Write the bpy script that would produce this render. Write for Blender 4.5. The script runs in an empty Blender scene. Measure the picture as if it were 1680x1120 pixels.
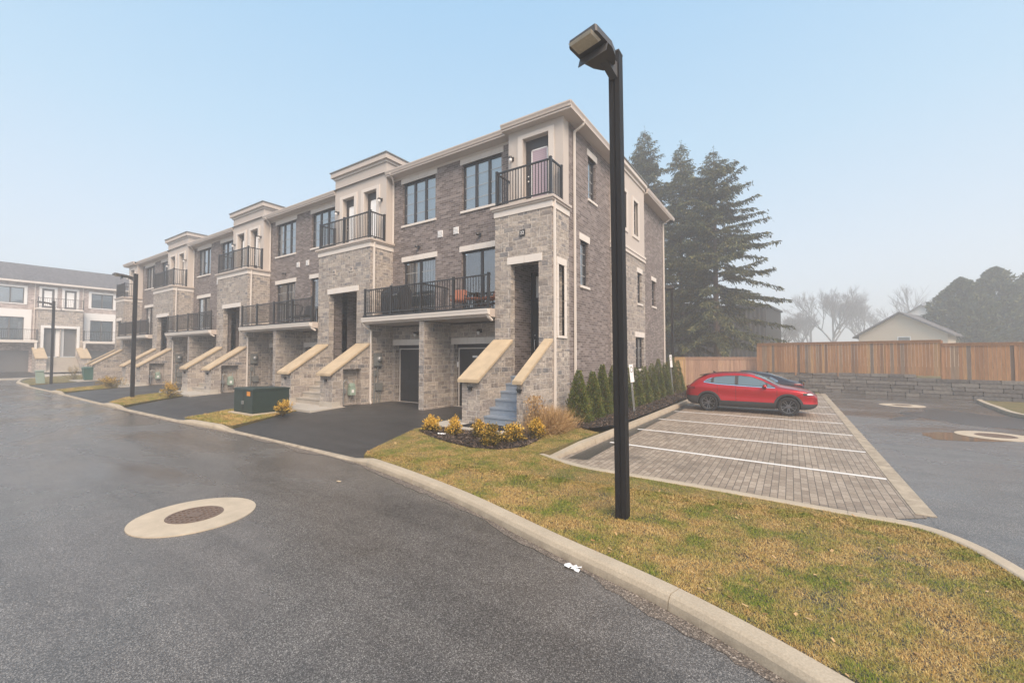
import bpy, bmesh, math, random
import numpy as np
from mathutils import Vector, Matrix, noise
from mathutils.geometry import tessellate_polygon
RND = random.Random(11)
NR = np.random.default_rng(5)
SC = bpy.context.scene
COL = SC.collection
ORG = {}

# ------------------------------------------------------------------ objects
def tag(o, label=None, cat=None, group=None, kind=None):
    if label: o['label'] = label
    if cat: o['category'] = cat
    if group: o['group'] = group
    if kind: o['kind'] = kind
    return o

def thing(name, label, cat, loc, group=None, rotz=0.0):
    o = bpy.data.objects.new(name, None)
    COL.objects.link(o)
    o.empty_display_size = 0.2
    o.location = loc
    o.rotation_euler = (0, 0, rotz)
    ORG[o.name] = Vector(loc)
    return tag(o, label, cat, group)

def link_mesh(name, me, m, parent=None, org=None):
    o = bpy.data.objects.new(name, me)
    COL.objects.link(o)
    for k in (m if isinstance(m, (list, tuple)) else [m]):
        me.materials.append(k)
    if parent is not None:
        o.parent = parent
        ORG[o.name] = ORG[parent.name]
    else:
        ORG[o.name] = Vector((0, 0, 0))
    return o

class MB:
    def __init__(s): s.v = []; s.f = []; s.mi = []; s.cur = 0
    def poly(s, pts):
        n = len(s.v); s.v += [tuple(p) for p in pts]
        s.f.append(tuple(range(n, n + len(pts)))); s.mi.append(s.cur)
    def hexa(s, p):
        n = len(s.v); s.v += [tuple(q) for q in p]
        for q in ((0, 3, 2, 1), (4, 5, 6, 7), (0, 1, 5, 4), (1, 2, 6, 5), (2, 3, 7, 6), (3, 0, 4, 7)):
            s.f.append(tuple(n + i for i in q)); s.mi.append(s.cur)
    def box(s, x0, x1, y0, y1, z0, z1):
        x0, x1 = min(x0, x1), max(x0, x1); y0, y1 = min(y0, y1), max(y0, y1); z0, z1 = min(z0, z1), max(z0, z1)
        s.hexa([(x0, y0, z0), (x1, y0, z0), (x1, y1, z0), (x0, y1, z0), (x0, y0, z1), (x1, y0, z1), (x1, y1, z1), (x0, y1, z1)])
    def prism(s, prof, axis, a0, a1):
        """profile in the other two axes, extruded along axis"""
        def P(a, q):
            return (a, q[0], q[1]) if axis == 'x' else ((q[0], a, q[1]) if axis == 'y' else (q[0], q[1], a))
        n = len(s.v); k = len(prof)
        s.v += [P(a0, q) for q in prof] + [P(a1, q) for q in prof]
        for i in range(k):
            j = (i + 1) % k
            s.f.append((n + i, n + j, n + k + j, n + k + i)); s.mi.append(s.cur)
        s.f.append(tuple(n + i for i in reversed(range(k)))); s.mi.append(s.cur)
        s.f.append(tuple(n + k + i for i in range(k))); s.mi.append(s.cur)
    def bar(s, a, b, w, h=None, up=(0, 0, 1)):
        h = h or w
        a = Vector(a); b = Vector(b); d = (b - a).normalized(); u = Vector(up)
        if abs(d.dot(u)) > .98: u = Vector((0, 1, 0))
        r = d.cross(u).normalized(); u = r.cross(d).normalized()
        q = []
        for c in (a, b):
            for sx, sy in ((-1, -1), (1, -1), (1, 1), (-1, 1)):
                q.append(c + r * (sx * w / 2) + u * (sy * h / 2))
        s.hexa(q)
    def tube(s, pts, r, n=8, cap=True):
        pts = [Vector(p) for p in pts]
        rr = r if isinstance(r, (list, tuple)) else [r] * len(pts)
        base = len(s.v)
        for i, p in enumerate(pts):
            d = (pts[min(i + 1, len(pts) - 1)] - pts[max(i - 1, 0)]).normalized()
            u = Vector((0, 0, 1)) if abs(d.z) < .95 else Vector((1, 0, 0))
            a = d.cross(u).normalized(); b = a.cross(d).normalized()
            for k in range(n):
                t = 2 * math.pi * k / n
                s.v.append(tuple(p + (a * math.cos(t) + b * math.sin(t)) * rr[i]))
        for i in range(len(pts) - 1):
            for k in range(n):
                k2 = (k + 1) % n
                s.f.append((base + i * n + k, base + i * n + k2, base + (i + 1) * n + k2, base + (i + 1) * n + k)); s.mi.append(s.cur)
        if cap:
            s.f.append(tuple(base + k for k in reversed(range(n)))); s.mi.append(s.cur)
            e = base + (len(pts) - 1) * n
            s.f.append(tuple(e + k for k in range(n))); s.mi.append(s.cur)
    def lathe(s, prof, c, axis='z', n=24):
        """prof: (r, h) pairs"""
        base = len(s.v)
        for r, h in prof:
            for k in range(n):
                t = 2 * math.pi * k / n
                x, y = r * math.cos(t), r * math.sin(t)
                p = (x, y, h) if axis == 'z' else ((x, h, y) if axis == 'y' else (h, x, y))
                s.v.append((c[0] + p[0], c[1] + p[1], c[2] + p[2]))
        for i in range(len(prof) - 1):
            for k in range(n):
                k2 = (k + 1) % n
                s.f.append((base + i * n + k, base + i * n + k2, base + (i + 1) * n + k2, base + (i + 1) * n + k)); s.mi.append(s.cur)
    def ball(s, c, r, n=10):
        rx, ry, rz = r if isinstance(r, (tuple, list)) else (r, r, r)
        pr = [(max(1e-4, math.sin(math.pi * i / n)), math.cos(math.pi * i / n)) for i in range(n + 1)]
        b = len(s.v); s.lathe(pr, (0, 0, 0), 'z', 12)
        for i in range(b, len(s.v)):
            v = s.v[i]; s.v[i] = (c[0] + v[0] * rx, c[1] + v[1] * ry, c[2] + v[2] * rz)
    # ---- plane helpers: pl = ('F', y) faces -Y, ('S', x) faces +X; a runs along the plane, d goes inward
    def abox(s, pl, a0, a1, d0, d1, z0, z1):
        if pl[0] == 'F': s.box(a0, a1, pl[1] + d0, pl[1] + d1, z0, z1)
        else: s.box(pl[1] - d1, pl[1] - d0, a0, a1, z0, z1)
    def aquad(s, pl, q):
        """q: list of (a, d, z)"""
        s.poly([((a, pl[1] + d, z) if pl[0] == 'F' else (pl[1] - d, a, z)) for a, d, z in q])
    def wall(s, pl, a0, a1, z0, z1, ops=(), rev=.15):
        a0, a1 = min(a0, a1), max(a0, a1)
        ops = [(min(o[0], o[1]), max(o[0], o[1]), o[2], o[3]) for o in ops]
        A = sorted({a0, a1, *[min(max(x, a0), a1) for o in ops for x in o[:2]]})
        Z = sorted({z0, z1, *[min(max(x, z0), z1) for o in ops for x in o[2:4]]})
        for i in range(len(A) - 1):
            for j in range(len(Z) - 1):
                ca, cz = (A[i] + A[i + 1]) / 2, (Z[j] + Z[j + 1]) / 2
                if any(o[0] < ca < o[1] and o[2] < cz < o[3] for o in ops): continue
                s.aquad(pl, [(A[i], 0, Z[j]), (A[i + 1], 0, Z[j]), (A[i + 1], 0, Z[j + 1]), (A[i], 0, Z[j + 1])])
        for o in ops:
            p, q, lo, hi = o
            s.aquad(pl, [(p, 0, lo), (p, 0, hi), (p, rev, hi), (p, rev, lo)])
            s.aquad(pl, [(q, 0, lo), (q, rev, lo), (q, rev, hi), (q, 0, hi)])
            s.aquad(pl, [(p, 0, hi), (q, 0, hi), (q, rev, hi), (p, rev, hi)])
            if lo > z0 + .01: s.aquad(pl, [(p, 0, lo), (p, rev, lo), (q, rev, lo), (q, 0, lo)])
    def blocks(s, pl, a0, a1, d0, d1, z0, z1, n):
        a0, a1 = min(a0, a1), max(a0, a1)
        for i in range(n):
            p = a0 + (a1 - a0) * i / n; q = a0 + (a1 - a0) * (i + 1) / n
            s.abox(pl, p + (.004 if i else 0), q - (.004 if i < n - 1 else 0), d0, d1, z0, z1)
    def build(s, name, m, parent=None, bevel=0, smooth=False, local=False, recalc=False):
        org = Vector((0, 0, 0)) if (local or parent is None) else ORG[parent.name]
        me = bpy.data.meshes.new(name)
        me.from_pydata(s.v, [], s.f)
        me.polygons.foreach_set('material_index', s.mi)
        me.update()
        if bevel or recalc:
            bm = bmesh.new(); bm.from_mesh(me)
            if recalc:
                bmesh.ops.remove_doubles(bm, verts=bm.verts, dist=1e-5)
                bmesh.ops.recalc_face_normals(bm, faces=bm.faces)
            if bevel:
                bmesh.ops.remove_doubles(bm, verts=bm.verts, dist=1e-5)
                bmesh.ops.bevel(bm, geom=[e for e in bm.edges if len(e.link_faces) == 2 and e.calc_face_angle(0) > .5], offset=bevel, segments=2, affect='EDGES', clamp_overlap=True)
            bm.to_mesh(me); bm.free(); me.update()
        uv = me.uv_layers.new(name='uv')
        nl = len(me.loops)
        if nl:
            vi = np.empty(nl, np.int32); me.loops.foreach_get('vertex_index', vi)
            co = np.empty(len(me.vertices) * 3); me.vertices.foreach_get('co', co); co = co.reshape(-1, 3)[vi]
            no = np.empty(len(me.polygons) * 3); me.polygons.foreach_get('normal', no); no = no.reshape(-1, 3)
            tot = np.empty(len(me.polygons), np.int32); me.polygons.foreach_get('loop_total', tot)
            nn = np.abs(np.repeat(no, tot, axis=0))
            top = nn[:, 2] > .75
            sx = (~top) & (nn[:, 0] > nn[:, 1])
            u = np.where(sx, co[:, 1] + 3.37, co[:, 0]); v = np.where(top, co[:, 1], co[:, 2])
            uv.data.foreach_set('uv', np.stack([u, v], 1).ravel().astype(np.float32))
        if org.length > 0:
            me.transform(Matrix.Translation(-org))
        if smooth:
            me.shade_smooth()
        return link_mesh(name, me, m, parent)

def fast_mesh(name, V, F, m, parent=None, mi=None, smooth=False):
    """V (n,3) world coords, F (k,c) equal-size faces"""
    V = np.asarray(V, np.float32); F = np.asarray(F, np.int32)
    if parent is not None: V = V - np.array(ORG[parent.name], np.float32)
    me = bpy.data.meshes.new(name)
    k, c = F.shape
    me.vertices.add(len(V)); me.vertices.foreach_set('co', V.ravel())
    me.loops.add(k * c); me.loops.foreach_set('vertex_index', F.ravel())
    me.polygons.add(k)
    me.polygons.foreach_set('loop_start', np.arange(0, k * c, c, dtype=np.int32))
    me.update(calc_edges=True)
    o = link_mesh(name, me, m, parent)
    if mi is not None: me.polygons.foreach_set('material_index', np.asarray(mi, np.int32))
    if smooth: me.shade_smooth()
    return o

def quads(C, U, W):
    n = len(C)
    V = np.empty((n, 4, 3)); V[:, 0] = C - U - W; V[:, 1] = C + U - W; V[:, 2] = C + U + W; V[:, 3] = C - U + W
    return V.reshape(-1, 3), np.arange(n * 4).reshape(n, 4)

def leaves(P, size, aspect=.5, D=None, jit=1.0, droop=0):
    """leaf diamonds at points P; D preferred long-axis direction"""
    n = len(P)
    d = NR.normal(size=(n, 3))
    if D is not None: d = D + d * .35 * jit
    d[:, 2] -= droop
    d /= np.linalg.norm(d, axis=1, keepdims=True) + 1e-9
    w = np.cross(d, NR.normal(size=(n, 3))); w /= np.linalg.norm(w, axis=1, keepdims=True) + 1e-9
    s = np.asarray(size) * NR.uniform(.6, 1.3, n)
    V = np.empty((n, 4, 3))
    V[:, 0] = P - d * s[:, None]; V[:, 1] = P - w * (s * aspect)[:, None] * .9; V[:, 2] = P + d * s[:, None]; V[:, 3] = P + w * (s * aspect)[:, None] * .9
    return V.reshape(-1, 3), np.arange(n * 4).reshape(n, 4)

# ------------------------------------------------------------------ materials
class NT:
    def __init__(s, name):
        s.m = bpy.data.materials.new(name); s.m.use_nodes = True
        s.t = s.m.node_tree; s.b = s.t.nodes['Principled BSDF']; s.out = s.t.nodes['Material Output']
    def n(s, typ, **kw):
        x = s.t.nodes.new('ShaderNode' + typ)
        for k, v in kw.items():
            if k[0] == '_': setattr(x, k[1:], v)
            else:
                key = int(k[1:]) if (k[0] == 'i' and k[1:].isdigit()) else k.replace('_', ' ')
                if isinstance(v, bpy.types.NodeSocket): s.t.links.new(v, x.inputs[key])
                else: x.inputs[key].default_value = v
        return x
    def set(s, **kw):
        for k, v in kw.items():
            i = s.b.inputs[k.replace('_', ' ')]
            if isinstance(v, bpy.types.NodeSocket): s.t.links.new(v, i)
            else: i.default_value = v
        return s
    def pos(s): return s.n('NewGeometry').outputs['Position']
    def uv(s): return s.n('TexCoord').outputs['UV']
    def noise(s, vec, scale, detail=4, rough=.55): 
        return s.n('TexNoise', Vector=vec, Scale=scale, Detail=detail, Roughness=rough).outputs['Fac']
    def ramp(s, fac, stops, interp='LINEAR'):
        r = s.n('ValToRGB', Fac=fac); cr = r.color_ramp; cr.interpolation = interp
        while len(cr.elements) < len(stops): cr.elements.new(.5)
        for e, (p, c) in zip(cr.elements, stops):
            e.position = p; e.color = (c, c, c, 1) if isinstance(c, (int, float)) else (*c, 1)
        return r.outputs['Color']
    def mix(s, f, a, b, mode='MIX'):
        x = s.n('Mix', _data_type='RGBA', _blend_type=mode)
        for sock, v in (('Factor', f), ('A', a), ('B', b)):
            idx = {'Factor': 0, 'A': 6, 'B': 7}[sock]
            if isinstance(v, bpy.types.NodeSocket): s.t.links.new(v, x.inputs[idx])
            else: x.inputs[idx].default_value = v if idx == 0 else ((*v, 1) if len(v) == 3 else v)
        return x.outputs[2]
    def math(s, op, a, b=0.0, c=None):
        x = s.n('Math', _operation=op)
        for i, v in enumerate((a, b) if c is None else (a, b, c)):
            if isinstance(v, bpy.types.NodeSocket): s.t.links.new(v, x.inputs[i])
            else: x.inputs[i].default_value = v
        return x.outputs[0]
    def bump(s, h, strength=.5, dist=.01):
        s.t.links.new(s.n('Bump', Height=h, Strength=strength, Distance=dist).outputs[0], s.b.inputs['Normal']); return s
    def scalev(s, vec, sc):
        return s.n('Mapping', Vector=vec, Scale=sc).outputs[0]
    def island(s): return s.n('NewGeometry').outputs['Random Per Island']

def plain(name, col, rough=.6, var=.12, scale=6, bump=0, bscale=60, metal=0, spec=.5, coat=0):
    t = NT(name); p = t.pos()
    f = t.noise(p, scale, 5)
    c = t.mix(f, [x * (1 - var) for x in col], [min(1, x * (1 + var)) for x in col])
    t.set(Base_Color=c, Roughness=t.math('MULTIPLY_ADD', t.noise(p, scale * 3), .25, rough - .12), Metallic=metal)
    t.b.inputs['Specular IOR Level'].default_value = spec
    if coat: t.set(Coat_Weight=coat, Coat_Roughness=.05)
    if bump: t.bump(t.noise(p, bscale, 6), bump, .01)
    return t.m

M = {}
def mk_brick(name='brick', gain=1.0):
    t = NT(name); uv = t.uv()
    wob = t.n('TexNoise', Vector=uv, Scale=9.0, Detail=2.0).outputs['Color']
    v = t.mix(.006, uv, wob, 'ADD')
    b = t.n('TexBrick', Vector=v, Color1=(0, 0, 0, 1), Color2=(1, 1, 1, 1), Mortar=(.5, .5, .5, 1), Scale=1.0, Mortar_Size=.006, Mortar_Smooth=.25, Bias=0.0, Brick_Width=.25, Row_Height=.082)
    b.offset = .5
    c = t.ramp(b.outputs['Color'], [(0, (.10, .080, .075)), (.35, (.15, .122, .114)), (.7, (.195, .162, .152)), (1, (.265, .226, .211))])
    n1 = t.noise(uv, 26, 5)
    c = t.mix(.55, c, t.ramp(n1, [(.25, .5), (.75, 1.3)]), 'MULTIPLY')
    big = t.noise(uv, .7, 3)
    c = t.mix(.5, c, t.ramp(big, [(.3, .8), (.7, 1.15)]), 'MULTIPLY')
    c = t.mix(b.outputs['Fac'], c, (.34, .295, .275))
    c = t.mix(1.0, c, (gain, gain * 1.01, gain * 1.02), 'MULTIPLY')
    t.set(Base_Color=c, Roughness=.85)
    h = t.math('SUBTRACT', t.math('MULTIPLY', n1, .35), b.outputs['Fac'])
    t.bump(h, .7, .012)
    M[name] = t.m
mk_brick(); mk_brick('brick_hazed', 2.3)  # second brick is lightened: haze fade of the far row put into its colour

def mk_stone(name='stone', W=.56, H=.30, gain=1.0):
    t = NT(name); uv = t.uv()
    wob = t.n('TexNoise', Vector=uv, Scale=5.0, Detail=3.0).outputs['Color']
    v = t.mix(.03, uv, wob, 'ADD')
    kw = dict(Color1=(0, 0, 0, 1), Color2=(1, 1, 1, 1), Mortar=(.5, .5, .5, 1), Scale=1.0, Mortar_Smooth=.35, Bias=0.0)
    A = t.n('TexBrick', Vector=v, Mortar_Size=.012, Brick_Width=W, Row_Height=H, **kw)
    B = t.n('TexBrick', Vector=v, Mortar_Size=.009, Brick_Width=W * .62, Row_Height=H / 2, **kw)
    v2 = t.n('VectorMath', _operation='ADD', i0=v, i1=(.23, 0, 0)).outputs[0]
    D = t.n('TexBrick', Vector=v2, Mortar_Size=.009, Brick_Width=W * .8, Row_Height=H * 2 / 3, **kw)
    selA = t.math('GREATER_THAN', A.outputs['Color'], .42)
    tint = t.mix(selA, t.math('FRACT', t.math('MULTIPLY', A.outputs['Color'], 7.31)), B.outputs['Color'])
    mort = t.math('MAXIMUM', A.outputs['Fac'], t.math('MULTIPLY', selA, B.outputs['Fac']))
    tint2 = t.mix(.18, tint, t.math('FRACT', t.math('MULTIPLY_ADD', D.outputs['Color'], 3.7, t.math('MULTIPLY', B.outputs['Color'], 2.3))))
    c = t.ramp(tint2, [(0, (.13, .127, .13)), (.16, (.36, .30, .245)), (.30, (.20, .168, .15)), (.45, (.42, .355, .29)), (.58, (.25, .215, .197)), (.70, (.35, .29, .245)), (.80, (.165, .158, .163)), (.90, (.46, .39, .32)), (1, (.29, .245, .21))])
    n1 = t.noise(uv, 14, 6, .65)
    c = t.mix(.75, c, t.ramp(n1, [(.2, .45), (.5, .95), (.8, 1.45)]), 'MULTIPLY')
    c = t.mix(t.math('MULTIPLY', mort, .92), c, (.55, .485, .425))
    c = t.n('HueSaturation', Color=c, Saturation=.78, Value=1.0).outputs[0]
    c = t.mix(1.0, c, (gain, gain, gain), 'MULTIPLY')
    t.set(Base_Color=c, Roughness=.88)
    h = t.math('ADD', t.math('MULTIPLY', t.noise(uv, 9, 7, .6), 1.3), t.math('MULTIPLY', mort, -1.0))
    h = t.math('ADD', h, t.math('MULTIPLY', tint, .5))
    t.bump(h, 1.0, .035)
    M[name] = t.m
mk_stone('stone', .58, .31, 1.1)
mk_stone('stone_small', .46, .27, 1.12)
mk_stone('stone_hazed', .58, .31, 1.35)  # lighter stone for the far row, its fading in haze painted in
M['door_hazed'] = plain('hazed_door', (.16, .16, .165), .5, .08, 3); M['frame_hazed'] = plain('hazed_frame', (.12, .12, .125), .5, .1, 5)  # far row's doors and frames, greyed in colour to look faded by haze

M['lime'] = plain('limestone', (.66, .615, .57), .8, .07, 8, .15, 90)
M['lime_tan'] = plain('coping_stone', (.455, .355, .235), .75, .34, 3.0, .35, 40)
M['stucco'] = plain('stucco', (.49, .44, .40), .9, .05, 1.5, .35, 160)
M['stucco_trim'] = plain('stucco_trim', (.60, .55, .505), .85, .04, 2, .15, 120)
M['fascia'] = plain('fascia_metal', (.50, .435, .385), .45, .05, 2)
M['soffit'] = plain('soffit_metal', (.50, .44, .395), .55, .05, 2)
M['pipe'] = plain('pipe_metal', (.68, .63, .58), .4, .05, 3)
M['black'] = plain('black_metal', (.022, .022, .024), .38, .25, 14)
M['frame'] = plain('window_frame', (.030, .028, .030), .4, .15, 6)
M['door'] = plain('door_paint', (.028, .030, .033), .4, .15, 3)
M['white'] = plain('white_paint', (.78, .77, .76), .45, .04, 4)
M['conc'] = plain('concrete', (.42, .385, .335), .8, .18, 5, .3, 90)
M['conc_step'] = plain('concrete_step', (.40, .36, .31), .8, .25, 4, .3, 60)
M['blue_step'] = plain('blue_painted_step', (.235, .285, .355), .6, .2, 9, .2, 60)
M['meter'] = plain('meter_grey', (.17, .175, .17), .5, .1, 8)
M['galv'] = plain('galvanised', (.42, .43, .43), .4, .12, 20, metal=.6)
M['muntin'] = plain('muntin_grey', (.42, .42, .42), .5, .05, 4)
M['wallint'] = plain('interior_dark', (.045, .043, .042), .9, .1, 2)
M['roof'] = NT('shingle').m
def mk_roof():
    t = NT('shingle_roof'); uv = t.uv()
    b = t.n('TexBrick', Vector=uv, Color1=(.09, .085, .09, 1), Color2=(.16, .15, .155, 1), Mortar=(.05, .05, .05, 1), Scale=1.0, Mortar_Size=.006, Brick_Width=.32, Row_Height=.15)
    t.set(Base_Color=b.outputs['Color'], Roughness=.9); M['roof'] = t.m
mk_roof()

def mk_glass():
    for nm, tint in (('glass', (.80, .86, .88)), ('glass_dark', (.25, .27, .29))):
        t = NT(nm)
        tr = t.n('BsdfTransparent', Color=(*tint, 1)); gl = t.n('BsdfGlossy', Color=(.95, .97, 1, 1), Roughness=.02)
        wob = t.noise(t.pos(), .9, 2)
        bp = t.n('Bump', Height=wob, Strength=.012, Distance=.05)
        t.t.links.new(bp.outputs[0], gl.inputs['Normal'])
        fr = t.n('Fresnel', IOR=1.55)
        f = t.math('MULTIPLY_ADD', fr.outputs[0], 1.3, .20)
        mx = t.n('MixShader', i0=f, i1=tr.outputs[0], i2=gl.outputs[0])
        t.t.links.new(mx.outputs[0], t.out.inputs['Surface']); M[nm] = t.m
mk_glass()

def mk_blind():
    for nm, c0, c1 in (('blind', (.80, .81, .82), (.90, .90, .90)), ('blind_pink', (.36, .28, .33), (.44, .35, .40)), ('curtain', (.30, .30, .31), (.62, .62, .62))):
        t = NT(nm); p = t.pos()
        w = t.n('TexWave', Vector=p, Scale=5.0 if nm != 'curtain' else 2.2, Distortion=.4 if nm != 'curtain' else 2.5, _bands_direction='Z' if nm != 'curtain' else 'X')
        t.set(Base_Color=t.mix(w.outputs['Fac'], c0, c1), Roughness=.8); M[nm] = t.m
mk_blind()

def mk_asphalt(name, base, speck, vscale, wet0, wet1, rough0, rough1, dark):
    t = NT(name); p = t.pos()
    vo = t.n('TexVoronoi', Vector=p, Scale=vscale, Randomness=1.0)
    cell = t.n('SeparateColor', Color=vo.outputs['Color']).outputs[0]
    c = t.ramp(cell, [(0, [base * .5 * k for k in (1, .92, .85)]), (.55, [base * k for k in (1, .90, .82)]), (.86, [base * 1.8 * k for k in (1, .93, .87)]), (1, [speck * k for k in (1, .94, .86)])])
    fine = t.noise(p, 300, 2)
    c = t.mix(.5, c, t.ramp(fine, [(.3, .6), (.7, 1.4)]), 'MULTIPLY')
    big = t.n('TexNoise', Vector=t.scalev(p, (.45, .8, 1)), Scale=.55, Detail=5.0, Roughness=.55, Distortion=.6).outputs['Fac']
    wet = t.ramp(big, [(wet0, 0.0), (wet1, 1.0)])
    med = t.noise(p, 2.6, 4)
    c = t.mix(.6, c, t.ramp(med, [(.3, .82), (.7, 1.15)]), 'MULTIPLY')
    tyre = t.n('TexNoise', Vector=t.scalev(p, (.10, 1.5, 1)), Scale=1.3, Detail=5.0, Roughness=.6, Distortion=.3).outputs['Fac']
    c = t.mix(.75, c, t.ramp(tyre, [(.36, .76), (.5, 1.0), (.66, 1.14)]), 'MULTIPLY')
    c = t.mix(wet, t.mix(1.0, c, (dark, dark, dark), 'MULTIPLY'), c)
    t.set(Base_Color=c, Roughness=t.n('MapRange', Value=wet, i3=rough0, i4=rough1).outputs[0])
    t.b.inputs['Specular IOR Level'].default_value = .5
    h = t.math('ADD', t.math('MULTIPLY', vo.outputs['Distance'], -1.0), t.math('MULTIPLY', fine, .3))
    h = t.math('MULTIPLY', h, t.n('MapRange', Value=wet, i3=.25, i4=1.0).outputs[0])
    t.bump(h, .30, .005)
    M[name] = t.m
mk_asphalt('asphalt', .114, .35, 150, .34, .64, .07, .36, .66)
mk_asphalt('asphalt_drive', .046, .11, 140, .30, .65, .42, .62, .78)

def mk_pavers():
    t = NT('pavers'); p = t.pos()
    rot = t.n('Mapping', Vector=p, Rotation=(0, 0, math.radians(90))).outputs[0]
    b = t.n('TexBrick', Vector=rot, Color1=(0, 0, 0, 1), Color2=(1, 1, 1, 1), Mortar=(.5, .5, .5, 1), Scale=1.0, Mortar_Size=.006, Mortar_Smooth=.3, Brick_Width=.21, Row_Height=.105)
    c = t.ramp(b.outputs['Color'], [(0, (.235, .185, .14)), (.5, (.295, .238, .182)), (1, (.36, .295, .23))])
    c = t.mix(.6, c, t.ramp(t.noise(p, 30, 4), [(.3, .7), (.7, 1.25)]), 'MULTIPLY')
    c = t.mix(.7, c, t.ramp(t.noise(p, .8, 5), [(.3, .72), (.6, 1.1)]), 'MULTIPLY')
    st = t.n('TexNoise', Vector=t.scalev(p, (.5, 1.2, 1)), Scale=.9, Detail=6.0, Distortion=1.0).outputs['Fac']
    c = t.mix(t.ramp(st, [(.62, 0), (.74, .65)]), c, (.055, .05, .045))
    c = t.mix(b.outputs['Fac'], c, (.10, .085, .07))
    t.set(Base_Color=c, Roughness=t.math('MULTIPLY_ADD', t.noise(p, 1.2), .4, .45))
    t.bump(t.math('MULTIPLY', b.outputs['Fac'], -1.0), .6, .01)
    M['pavers'] = t.m
mk_pavers()

M['kerb'] = NT('k').m
def mk_kerb():
    t = NT('kerb_concrete'); p = t.pos()
    c = t.mix(t.noise(p, 3, 5), (.33, .275, .205), (.50, .425, .32))
    c = t.mix(.6, c, t.ramp(t.noise(p, 60, 4), [(.3, .75), (.7, 1.2)]), 'MULTIPLY')
    z = t.n('SeparateXYZ', Vector=p).outputs[2]
    dirt = t.math('MULTIPLY', t.ramp(z, [(.0, 1), (.09, 0)]), t.ramp(t.noise(p, 5, 5), [(.35, 0), (.65, 1)]))
    c = t.mix(t.math('MULTIPLY', dirt, .6), c, (.14, .11, .085))
    t.set(Base_Color=c, Roughness=.85); t.bump(t.noise(p, 120, 5), .3, .006)
    M['kerb'] = t.m
mk_kerb()

def mk_lawn():
    t = NT('lawn_soil'); p = t.pos()
    c = t.mix(t.ramp(t.noise(p, 1.3, 6), [(.35, 0), (.65, 1)]), (.17, .125, .05), (.085, .10, .025))
    c = t.mix(t.ramp(t.noise(p, 7, 6), [(.4, 0), (.7, 1)]), c, (.20, .15, .065))
    c = t.mix(t.ramp(t.noise(p, 3.1, 6), [(.66, 0), (.74, .8)]), c, (.085, .058, .034))
    c = t.mix(.7, c, t.ramp(t.noise(p, 70, 4), [(.3, .5), (.7, 1.4)]), 'MULTIPLY')
    t.set(Base_Color=c, Roughness=.95); t.bump(t.noise(p, 50, 6), .8, .03)
    M['soil'] = t.m
    t = NT('grass_blade'); p = t.pos(); r = t.island()
    g = t.ramp(t.noise(t.scalev(p, (1, 1, 0)), 1.6, 8, .68), [(.43, 0), (.61, 1)])
    straw = t.ramp(r, [(0, (.26, .15, .045)), (.35, (.50, .32, .10)), (.75, (.66, .50, .22)), (1, (.24, .12, .045))])
    green = t.ramp(r, [(0, (.09, .13, .018)), (.5, (.175, .225, .03)), (.82, (.27, .27, .05)), (1, (.50, .36, .11))])
    c = t.mix(g, straw, green)
    t.set(Base_Color=c, Roughness=.75); t.b.inputs['Specular IOR Level'].default_value = .2
    M['blade'] = t.m
    t = NT('mulch'); p = t.pos(); r = t.island()
    c = t.ramp(r, [(0, (.022, .016, .013)), (.55, (.06, .042, .033)), (.9, (.125, .085, .062)), (1, (.28, .21, .155))])
    t.set(Base_Color=c, Roughness=.9); M['mulch'] = t.m
    M['mulch_base'] = plain('mulch_base', (.030, .022, .018), .95, .4, 20, .8, 40)
mk_lawn()

def leafmat(name, stops, bigvar=.35, scale=2.0, rough=.6):
    t = NT(name); r = t.island(); p = t.pos()
    c = t.ramp(r, stops)
    c = t.mix(bigvar, c, t.ramp(t.noise(p, scale, 4), [(.3, .45), (.7, 1.5)]), 'MULTIPLY')
    t.set(Base_Color=c, Roughness=rough); t.b.inputs['Specular IOR Level'].default_value = .25
    M[name] = t.m
leafmat('spruce', [(0, (.020, .030, .013)), (.5, (.055, .066, .026)), (.85, (.12, .12, .042)), (1, (.20, .165, .06))], .5, .5)
leafmat('thuja', [(0, (.038, .065, .014)), (.5, (.095, .125, .024)), (.85, (.17, .185, .04)), (1, (.22, .17, .055))], .4, 4)
leafmat('thuja_dead', [(0, (.10, .06, .03)), (1, (.20, .12, .05))], .3, 4)
leafmat('cedar', [(0, (.025, .035, .018)), (.6, (.07, .085, .04)), (1, (.15, .15, .07))], .6, .8)
leafmat('box_gold', [(0, (.40, .21, .025)), (.5, (.66, .39, .05)), (1, (.76, .54, .12))], .3, 8)
leafmat('box_green', [(0, (.05, .05, .014)), (.6, (.13, .10, .022)), (1, (.26, .17, .035))], .4, 8)
leafmat('drygrass', [(0, (.22, .12, .045)), (.5, (.40, .25, .11)), (1, (.55, .38, .20))], .3, 8)
M['bark'] = plain('bark', (.085, .065, .052), .95, .35, 8, .8, 25)
M['bark_red'] = plain('bark_spruce', (.13, .088, .07), .95, .35, 8, .8, 25)
M['bark_grey'] = plain('bark_bare', (.17, .162, .16), .95, .2, 3)

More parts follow.
